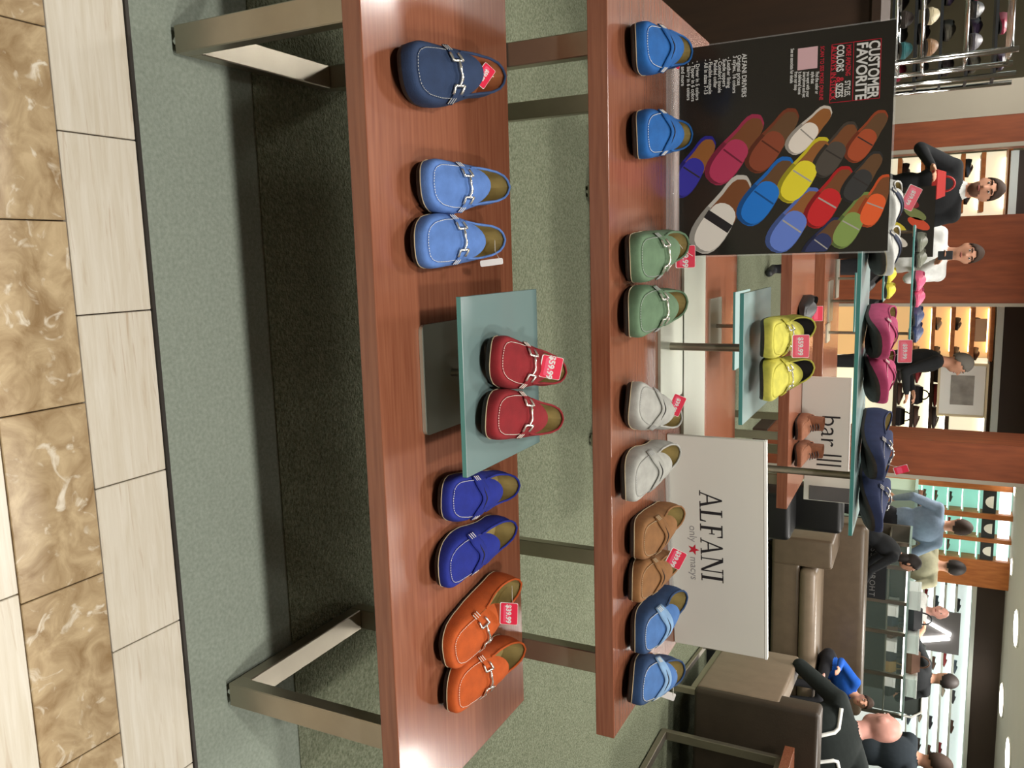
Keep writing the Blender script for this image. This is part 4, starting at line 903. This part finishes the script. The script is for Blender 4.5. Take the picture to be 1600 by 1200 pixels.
# pale green counter in front of the niche wall
GYc = 10.06
x0, x1, z0, z1 = rect(1404, 766, 1431, 908, GYc)
co = thing('counter', 'pale green glass counter in front of the teal niches', 'counter', ((x0+x1)/2, GYc+.25, 0))
MB().box(x0, x1, GYc, GYc+.5, .003, z1-.03).build('body', mat('pale_green', (178, 200, 184), rough=.3), co); MB().box(x0-.02, x1+.02, GYc-.03, GYc+.53, z1-.03, z1).build('glass_top', mat('case_top', (170, 196, 188)), co)
a = atY(1419, 832, GYc-.02)
tag(MB().bbox(a.x-.09, a.x+.09, GYc-.022, GYc, a.z-.055, a.z+.045, .008, 2).build('red_notice', mat('red_notice', (196, 84, 84), rough=.6)), 'small red notice fixed to the front of the pale green counter', 'notice')
for k in range(4):
    mini_shoe('mixed shoe on top of the pale green counter', COLS[(k*2+1) % 6], (x0+.15+k*.26, GYc+.25, z1+.0005), .6, .25, 'shoes on the green counter')
# two dark lounge chairs with white piping in front of the white shelves
for i, (pya, pyb) in enumerate(((1008, 1052), (1070, 1118))):
    Yc = 10.2; x0 = atY(1420, pya, Yc).x; x1 = atY(1420, pyb, Yc).x; zt_ = atY(1446 if i == 0 else 1440, (pya+pyb)/2, Yc).z
    lc = thing('lounge_chair', 'charcoal lounge chair with white piping, %s' % ('near the lit mirror', 'near the woman in black'), 'chair', ((x0+x1)/2, Yc+.3, 0)) if False else thing('lounge_chair', 'charcoal lounge chair with white piping beside the %s' % ('lit mirror', 'dark haired shopper')[i], 'chair', ((x0+x1)/2, Yc+.3, 0))
    CH = mat('charcoal_fabric', (56, 62, 58), rough=.9)
    cushion(x0, x1, Yc, Yc+.12, .35, zt_, .03, CH, 'backrest', lc); cushion(x0, x1, Yc, Yc+.6, .2, .45, .04, CH, 'seat', lc)
    MB().tube([(x0-.01, Yc-.01, .4), (x0-.01, Yc-.01, zt_-.1), (x0+.08, Yc-.01, zt_+.005), (x1-.08, Yc-.01, zt_+.005), (x1+.01, Yc-.01, zt_-.1), (x1+.01, Yc-.01, .4)], .014, 6).build('piping', WHITEE, lc, smooth=True)
    for x in (x0+.04, x1-.04):
        for y in (Yc+.05, Yc+.55): MB().cyl((x, y, .003), (x, y, .21), .018, 8).build('leg', CHROME, lc, smooth=True)

for k in range(5):
    x = atY(1424, 930+k*34, CY+.3).x
    if k % 2: handbag('%s handbag standing on top of the glazed case' % ('', 'black', '', 'brown')[k], ((0, 0, 0), (36, 36, 40), (0, 0, 0), (96, 62, 42))[k], (x, CY+.3, gz+.0005), .24, .13, .11)
    else:
        b = thing('shoe_box', 'white shoe box on top of the glazed case', 'box', (x, CY+.3, gz), group='white boxes on top of the glazed case')
        MB().bbox(-.1, .1, -.14, .14, .0005, .085, .002, 1).build('carton', mat('boxw', (222, 222, 218)), b, world=False); MB().bbox(-.103, .103, -.143, .143, .086, .11, .002, 1).build('lid', mat('boxw', (222, 222, 218)), b, world=False)
# ================================================================== people
SKIN = mat('skin', (204, 150, 122), rough=.6, noise=.04, nscale=20); SKINR = mat('skin_ruddy', (208, 152, 138), rough=.5, noise=.06, nscale=20)
LIP = mat('lip', (150, 84, 76), rough=.6); EYE = mat('eye_dark', (36, 28, 26), rough=.3); EYEW = mat('eye_white', (220, 214, 206), rough=.4)
def cloth(n, c): return mat('cloth_'+n, c, rough=.95, noise=.08, nscale=30, bump=.2, bscale=60)
def person(label, loc, yaw, h=1.75, sit=None, fwd=0.0, side=0.0, hands=(None, None), head_yaw=0.0, head_pitch=0.0, top=None, bottom=None, skin=SKIN, hair=None, hair_style='short', sleeves='long', collar=None, beard=None, vox=.011, shoe=BLK, width=1.0, knees=None):
    k = h/1.75; P = []
    V = lambda x, y, z: Vector((x, y, z))
    hip = V(0, 0, .93*k) if sit is None else V(0, 0, sit+.095*k)
    u = V(side, -fwd, 1).normalized(); xr = V(1, 0, 0)-u*u.x; xr.normalize(); fr = u.cross(xr)*-1 if False else xr.cross(u)*1
    fr = -(u.cross(xr))                                      # points to the person's front
    if fr.y > 0: fr = -fr
    RT = Matrix((xr, -fr, u)).transposed()
    def E(c, r, tg, rot=RT): P.append(('e', Vector(c), Vector(r), rot, tg))
    def C(a, b, ra, rb, tg): P.append(('c', Vector(a), Vector(b), ra, rb, tg))
    kw = k*width
    E(hip+u*.02*k, (.165*kw, .118*k, .12*k), 'bottom'); E(hip+u*.17*k, (.158*kw, .11*k, .17*k), 'top'); E(hip+u*.36*k, (.182*kw, .122*k, .19*k), 'top')
    sc = hip+u*.475*k; shs = [sc+xr*s*.172*kw for s in (-1, 1)]
    C(shs[0], shs[1], .066*k, .066*k, 'top')
    nb = hip+u*.52*k; hu = (u+V(0, 0, .8)).normalized(); hc = nb+hu*.17*k+fr*.02*k
    C(nb, hc-hu*.05*k, .056*k, .052*k, 'skin')
    if collar: C(nb-u*.01*k, nb+u*.025*k, .068*k, .062*k, 'collar')
    HR = Matrix.Rotation(head_yaw, 3, 'Z') @ Matrix.Rotation(head_pitch, 3, 'X')
    hp = lambda x, y, z: hc+HR @ (V(x, y, z)*k)
    E(hc, (.074*k, .094*k, .106*k), 'skin', HR); E(hp(0, -.028, -.058), (.054*k, .062*k, .062*k), 'beard' if beard else 'skin', HR)
    C(hp(0, -.090, .012), hp(0, -.108, -.020), .009*k, .015*k, 'skin'); E(hp(0, -.078, .032), (.055*k, .018*k, .012*k), 'skin', HR)
    for s in (-1, 1): E(hp(s*.077, .008, -.008), (.011*k, .02*k, .033*k), 'skin', HR)
    for i, s in enumerate((-1, 1)):
        sh = shs[i]; L1, L2 = .29*k, .25*k
        hd = hands[i]
        hd = (hip+V(s*.25*k, -.04*k, -.02*k)) if hd is None else V(*hd)
        d = hd-sh; D = min(d.length, (L1+L2)*.985); dn = d.normalized(); hd = sh+dn*D
        a = (L1*L1-L2*L2+D*D)/(2*D); hh = math.sqrt(max(1e-6, L1*L1-a*a)); pole = V(s*.6, .7, -.5); pole = (pole-dn*pole.dot(dn)).normalized()
        el = sh+dn*a+pole*hh
        C(sh, el, .060*k, .047*k, 'top'); fa = 'top' if sleeves == 'long' else 'skin'
        C(el, hd, .046*k, .032*k, fa)
        f = (hd-el).normalized(); sx_ = f.cross(V(0, 0, 1)); sx_ = sx_.normalized() if sx_.length > .1 else V(1, 0, 0); nz = sx_.cross(f)
        pc = hd+f*.045*k; PR = Matrix((sx_, f, nz)).transposed()
        E(pc, (.040*k, .052*k, .017*k), 'skin', PR)
        for q in range(4):
            o_ = (q-1.5)*.0195*k; ln = (.058, .068, .064, .050)[q]*k; b0 = hd+f*.085*k+sx_*o_
            m_ = b0+f*ln*.55-nz*.012*k; e_ = m_+f*ln*.35-nz*.026*k
            C(b0-f*.02*k, m_, .0098*k, .0092*k, 'skin'); C(m_, e_, .0092*k, .008*k, 'skin')
        tb = hd+f*.03*k-sx_*s*.034*k; C(tb, tb+f*.034*k-sx_*s*.026*k-nz*.008*k, .0125*k, .0105*k, 'skin'); C(tb+f*.034*k-sx_*s*.026*k-nz*.008*k, tb+f*.06*k-sx_*s*.026*k-nz*.02*k, .0105*k, .009*k, 'skin')
        hj = hip+xr*s*.088*kw
        if sit is None: kn = V(s*.1*k, -.03*k+fwd*.04, .49*k); an = V(s*.105*k, .02*k, .085*k)
        else:
            kn = V(s*.13*k, -.44*k, hip.z-.01) if knees is None else V(*knees[i]); an = V(kn.x*1.05, kn.y-.03*k, .085*k)
            if kn.z-an.z > .47*k: an.z = kn.z-.42*k
        C(hj, kn, .086*k, .062*k, 'bottom'); C(kn, an, .060*k, .042*k, 'bottom'); C(an+V(0, .03*k, -.035*k), an+V(s*.02*k, -.15*k, -.045*k), .042*k, .036*k, 'shoe')
    mb = MB()
    for q in P:
        if q[0] == 'e': mb.ball(q[1], q[2], u=20, v=14, rot=q[3])
        else:
            mb.tube([q[1].lerp(q[2], t) for t in (0, .5, 1)], [q[3], (q[3]+q[4])/2, q[4]], 14); mb.ball(q[1], q[3], u=14, v=10); mb.ball(q[2], q[4], u=14, v=10)
    t = thing('person', label, 'person', loc, yaw)
    raw = MB.build(mb, 'raw', [SKIN]); rm = raw.modifiers.new('r', 'REMESH'); rm.mode = 'VOXEL'; rm.voxel_size = vox
    sm = raw.modifiers.new('s', 'SMOOTH'); sm.factor = .5; sm.iterations = 5
    bpy.context.view_layer.update()
    me = bpy.data.meshes.new_from_object(raw.evaluated_get(bpy.context.evaluated_depsgraph_get())); bpy.data.objects.remove(raw)
    me.name = 'body'; nf = len(me.polygons); cen = np.empty(nf*3); me.polygons.foreach_get('center', cen); cen = cen.reshape(-1, 3)
    best = np.full(nf, 1e9); idx = np.zeros(nf, int)
    order = ['skin', 'top', 'bottom', 'shoe', 'collar', 'beard']
    for q in P:
        if q[0] == 'e':
            R3 = np.array(q[3]); w_ = (cen-np.array(q[1])) @ R3; r_ = np.array(q[2]); dd = (np.linalg.norm(w_/r_, axis=1)-1)*r_.min()
        else:
            a, b = np.array(q[1]), np.array(q[2]); ab = b-a; tt = np.clip(((cen-a) @ ab)/max(1e-9, ab @ ab), 0, 1)
            dd = np.linalg.norm(cen-(a+tt[:, None]*ab), axis=1)-(q[3]+(q[4]-q[3])*tt)
        m_ = dd < best; best[m_] = dd[m_]; idx[m_] = order.index(q[-1])
    me.materials.clear()
    for mm in (skin, top, bottom, shoe, collar or top, beard or skin): me.materials.append(mm)
    me.polygons.foreach_set('material_index', idx.tolist()); me.polygons.foreach_set('use_smooth', [True]*nf); me.update()
    bo = bpy.data.objects.new('body', me); COL.objects.link(bo); bo.parent = t
    for s in (-1, 1):
        eo = MB().ball(hp(s*.031, -.083, .012), (.0125*k, .008*k, .0075*k), u=10, v=6, rot=HR).build('eye', EYEW, t, world=False, smooth=True)
        MB().ball(hp(s*.031, -.089, .012), (.006*k, .004*k, .006*k), u=8, v=6, rot=HR).build('iris', EYE, eo, world=False, smooth=True)
        if hair: MB().tube([hp(s*.016, -.094, .03), hp(s*.034, -.092, .035), hp(s*.05, -.078, .03)], .0045*k, 5).build('eyebrow', hair, t, world=False, smooth=True)
    MB().ball(hp(0, -.087, -.052), (.024*k, .008*k, .007*k), u=10, v=6, rot=HR).build('mouth', LIP, t, world=False, smooth=True)
    if hair:
        hb = MB().ball((0, 0, 0), (.0805, .101, .1135), u=28, v=18); bm = bmesh.new(); vs = [bm.verts.new(q) for q in hb.v]
        for f in hb.f:
            c = sum((Vector(hb.v[i]) for i in f), Vector())/4
            lim = -.012-.75*c.y if hair_style == 'short' else (-.75*c.y if c.y < -.02 else -.2)
            if hair_style == 'receding': lim = .02-.85*c.y
            if hair_style == 'fringe': lim = (-.075 if (c.y > -.015 and c.z < .03) else 9)
            if c.z > lim:
                try: bm.faces.new([vs[i] for i in f])
                except ValueError: pass
        for q in bm.verts: q.co = hc+HR @ ((Vector(q.co)+V(0, .006, .008))*k)
        bmesh.ops.delete(bm, geom=[q for q in bm.verts if not q.link_faces], context='VERTS'); bmesh.ops.remove_doubles(bm, verts=bm.verts, dist=1e-5)
        ho = MB().bm(bm)
        if hair_style == 'long': ho.ball(hp(0, .055, -.09), (.085*k, .05*k, .12*k), u=16, v=10, rot=HR)
        o = ho.build('hair', hair, t, world=False, smooth=True); so_ = o.modifiers.new('thick', 'SOLIDIFY'); so_.thickness = .012*k; so_.offset = -.4
    return t, bo, hc, k
def head_at(px, py, Y, yaw, off):
    """where to stand so that the head comes to this spot; off = head centre in the figure's own frame"""
    p = atY(px, py, Y); o = Matrix.Rotation(yaw, 3, 'Z') @ Vector(off); return (p.x-o.x, p.y-o.y, 0.003), p.z
def stand(label, px, py, Y, yaw, **kw):
    z = atY(px, py, Y).z; fwd = kw.get('fwd', 0); side = kw.get('side', 0)
    u = Vector((side, -fwd, 1)).normalized(); hu = (u+Vector((0, 0, .8))).normalized()
    ko = (.93+.52*u.z+.17*hu.z); k = (z-.003)/ko; kk = kw.pop('k', None)
    off = (u*.52+hu*.17)*k; off.y -= .02*k
    loc, _ = head_at(px, py, Y, yaw, (off.x, off.y, 0))
    hw = kw.pop('hold', None)                    # wrists given as places in the shop
    if hw: kw['hands'] = tuple(None if q is None else tuple(Matrix.Rotation(-yaw, 3, 'Z') @ (Vector(q)-Vector(loc))) for q in hw)
    return person(label, loc, yaw, h=1.75*k, **kw)
PI = math.pi
BLKC, WHTC, DRKC = cloth('black', (26, 28, 30)), cloth('white', (214, 216, 212)), cloth('dark_trousers', (34, 34, 38))
HB, HG, HD = mat('hair_brown', (62, 46, 36), rough=.8), mat('hair_grey', (120, 116, 108), rough=.8), mat('hair_dark', (36, 28, 24), rough=.7)
pb = atY(1466, 288, 6.5)
t, b, hc, k = stand('person in a black sweater over a white collar holding a red bag', 1541, 296, 6.85, .15, top=BLKC, bottom=DRKC, collar=WHTC, hair=HB, beard=mat('beard_brown', (110, 78, 60), rough=.9), head_yaw=-.25, hold=((pb.x-.125, pb.y+.04, pb.z-.045), (pb.x+.17, pb.y+.16, pb.z-.12)))
p = pb; handbag('small red handbag held by the person in the black sweater', (176, 48, 44), (p.x, p.y, p.z-.04), .19, .085, .08, yaw=.1)
pq = atY(1477, 399, 7.08)
t, b, hc, k = stand('person in a white shirt holding a dark phone to the chest', 1512, 396, 7.4, 0.1, top=WHTC, bottom=DRKC, hair=HB, sleeves='long', hold=((pq.x-.16, pq.y+.02, pq.z-.22), (pq.x+.055, pq.y+.075, pq.z-.075)))
p = pq
ph = thing('phone', 'dark phone held up by the person in the white shirt', 'phone', p)
MB().bbox(-.033, .033, -.005, .005, -.05, .05, .004, 2).build('case', BLK, ph, world=False); MB().box(-.028, .028, .0052, .0056, -.042, .042).build('screen', mat('screen', (40, 44, 52), rough=.1), ph, world=False)
stand('person in a long black coat beside the framed picture', 1500, 568, 8.8, 1.5, top=BLKC, bottom=BLKC, hair=HG, hands=((-.1, -.3, 1.1), (.1, -.3, 1.15)))
stand('person in a grey blue shirt bending to the green counter', 1500, 823, 9.6, PI, top=cloth('grey_blue', (128, 146, 166)), bottom=DRKC, hair=HB, fwd=.12, width=1.1, hands=((-.24, -.12, 1.02), (.24, -.12, 1.02)))
stand('person in an olive beige shirt with a shoulder strap, back turned', 1490, 887, 9.78, PI-.5, top=cloth('olive_beige', (170, 166, 138)), bottom=DRKC, hair=HD, fwd=.1, width=1.1, hands=((-.24, -.1, 1.0), (.24, -.1, 1.0)))
stand('dark haired person in black bending down behind the sofa', 1424, 880, 8.48, PI/2, top=BLKC, bottom=BLKC, hair=HD, hair_style='long', fwd=.75, hands=((-.15, -.55, .8), (.15, -.55, .75)))
stand('bald person in a white shirt and dark waistcoat near the lit mirror', 1469, 957, 10.9, -.6, top=WHTC, bottom=DRKC, skin=SKINR, fwd=.1, hands=((-.2, -.35, 1.1), (.15, -.35, 1.1)))
stand('dark haired person in black standing before the white shelves', 1479, 1063, 9.75, PI, top=BLKC, bottom=BLKC, hair=HD, hands=((-.22, -.2, 1.05), (.45, -.25, 1.35)), sleeves='short')
stand('person in a dark jacket standing beyond the bald person', 1464, 1194, 6.7, PI/2+.4, top=cloth('dark_slate', (34, 42, 48)), bottom=DRKC, hair=HB, hands=((-.2, -.25, .95), (.2, -.3, .95)))
# boy on the sofa
q = atY(1334, 1092, 7.28)
person('child in a bright blue padded jacket leaning over on the sofa', (q.x-.17, 7.60, .003), .0, h=1.22, sit=zs_+.15, fwd=.8, side=.75, knees=((.10, -.335, zs_+.205), (.26, -.335, zs_+.205)), hands=((-.10, -.36, zs_+.36), (.32, -.30, zs_+.30)), head_yaw=-.35, head_pitch=.1, top=cloth('bright_blue', (30, 92, 190)), bottom=DRKC, hair=HB, vox=.009, shoe=BLK)
# bald man in the armchair
cw = Matrix.Rotation(cyaw, 3, 'Z') @ Vector((.43, .40, 0)); MLOC = (near.x+cw.x+.05, near.y+cw.y, .003); MYAW = cyaw+PI
pm, body, hc, k = person('bald person in a black sweater with white stripes sitting in the armchair', MLOC, MYAW, h=1.72, sit=.437, fwd=.42, side=.36, hands=((-.2, -.42, .62), (.34, -.42, .745)), head_yaw=.35, head_pitch=.12, top=cloth('black_knit', (30, 36, 34)), bottom=cloth('green_black', (38, 46, 44)), skin=SKINR, vox=.009, width=1.22)
bv = BVHTree.FromPolygons([v.co for v in body.data.vertices], [p_.vertices for p_ in body.data.polygons])
uu = Vector((.36, -.42, 1)).normalized(); hipz = Vector((0, 0, .437+.095*k))
for s in (-1, 1):
    path = [(s*.09, .12), (s*.088, .2), (s*.085, .28), (s*.085, .36), (s*.10, .385), (s*.15, .40), (s*.20, .41)]
    pts = []
    for xs, us in path:
        o_ = hipz+uu*us*k+Vector((xs*k, .5, .18)); hit = bv.ray_cast(o_, Vector((0, -1, -.36)).normalized())
        if hit[0] is not None: pts.append(hit[0]+hit[1]*.003)
    if len(pts) > 2: MB().tube(pts, .012, 6).build('sweater_stripe', WHITEE, pm, world=False, smooth=True)
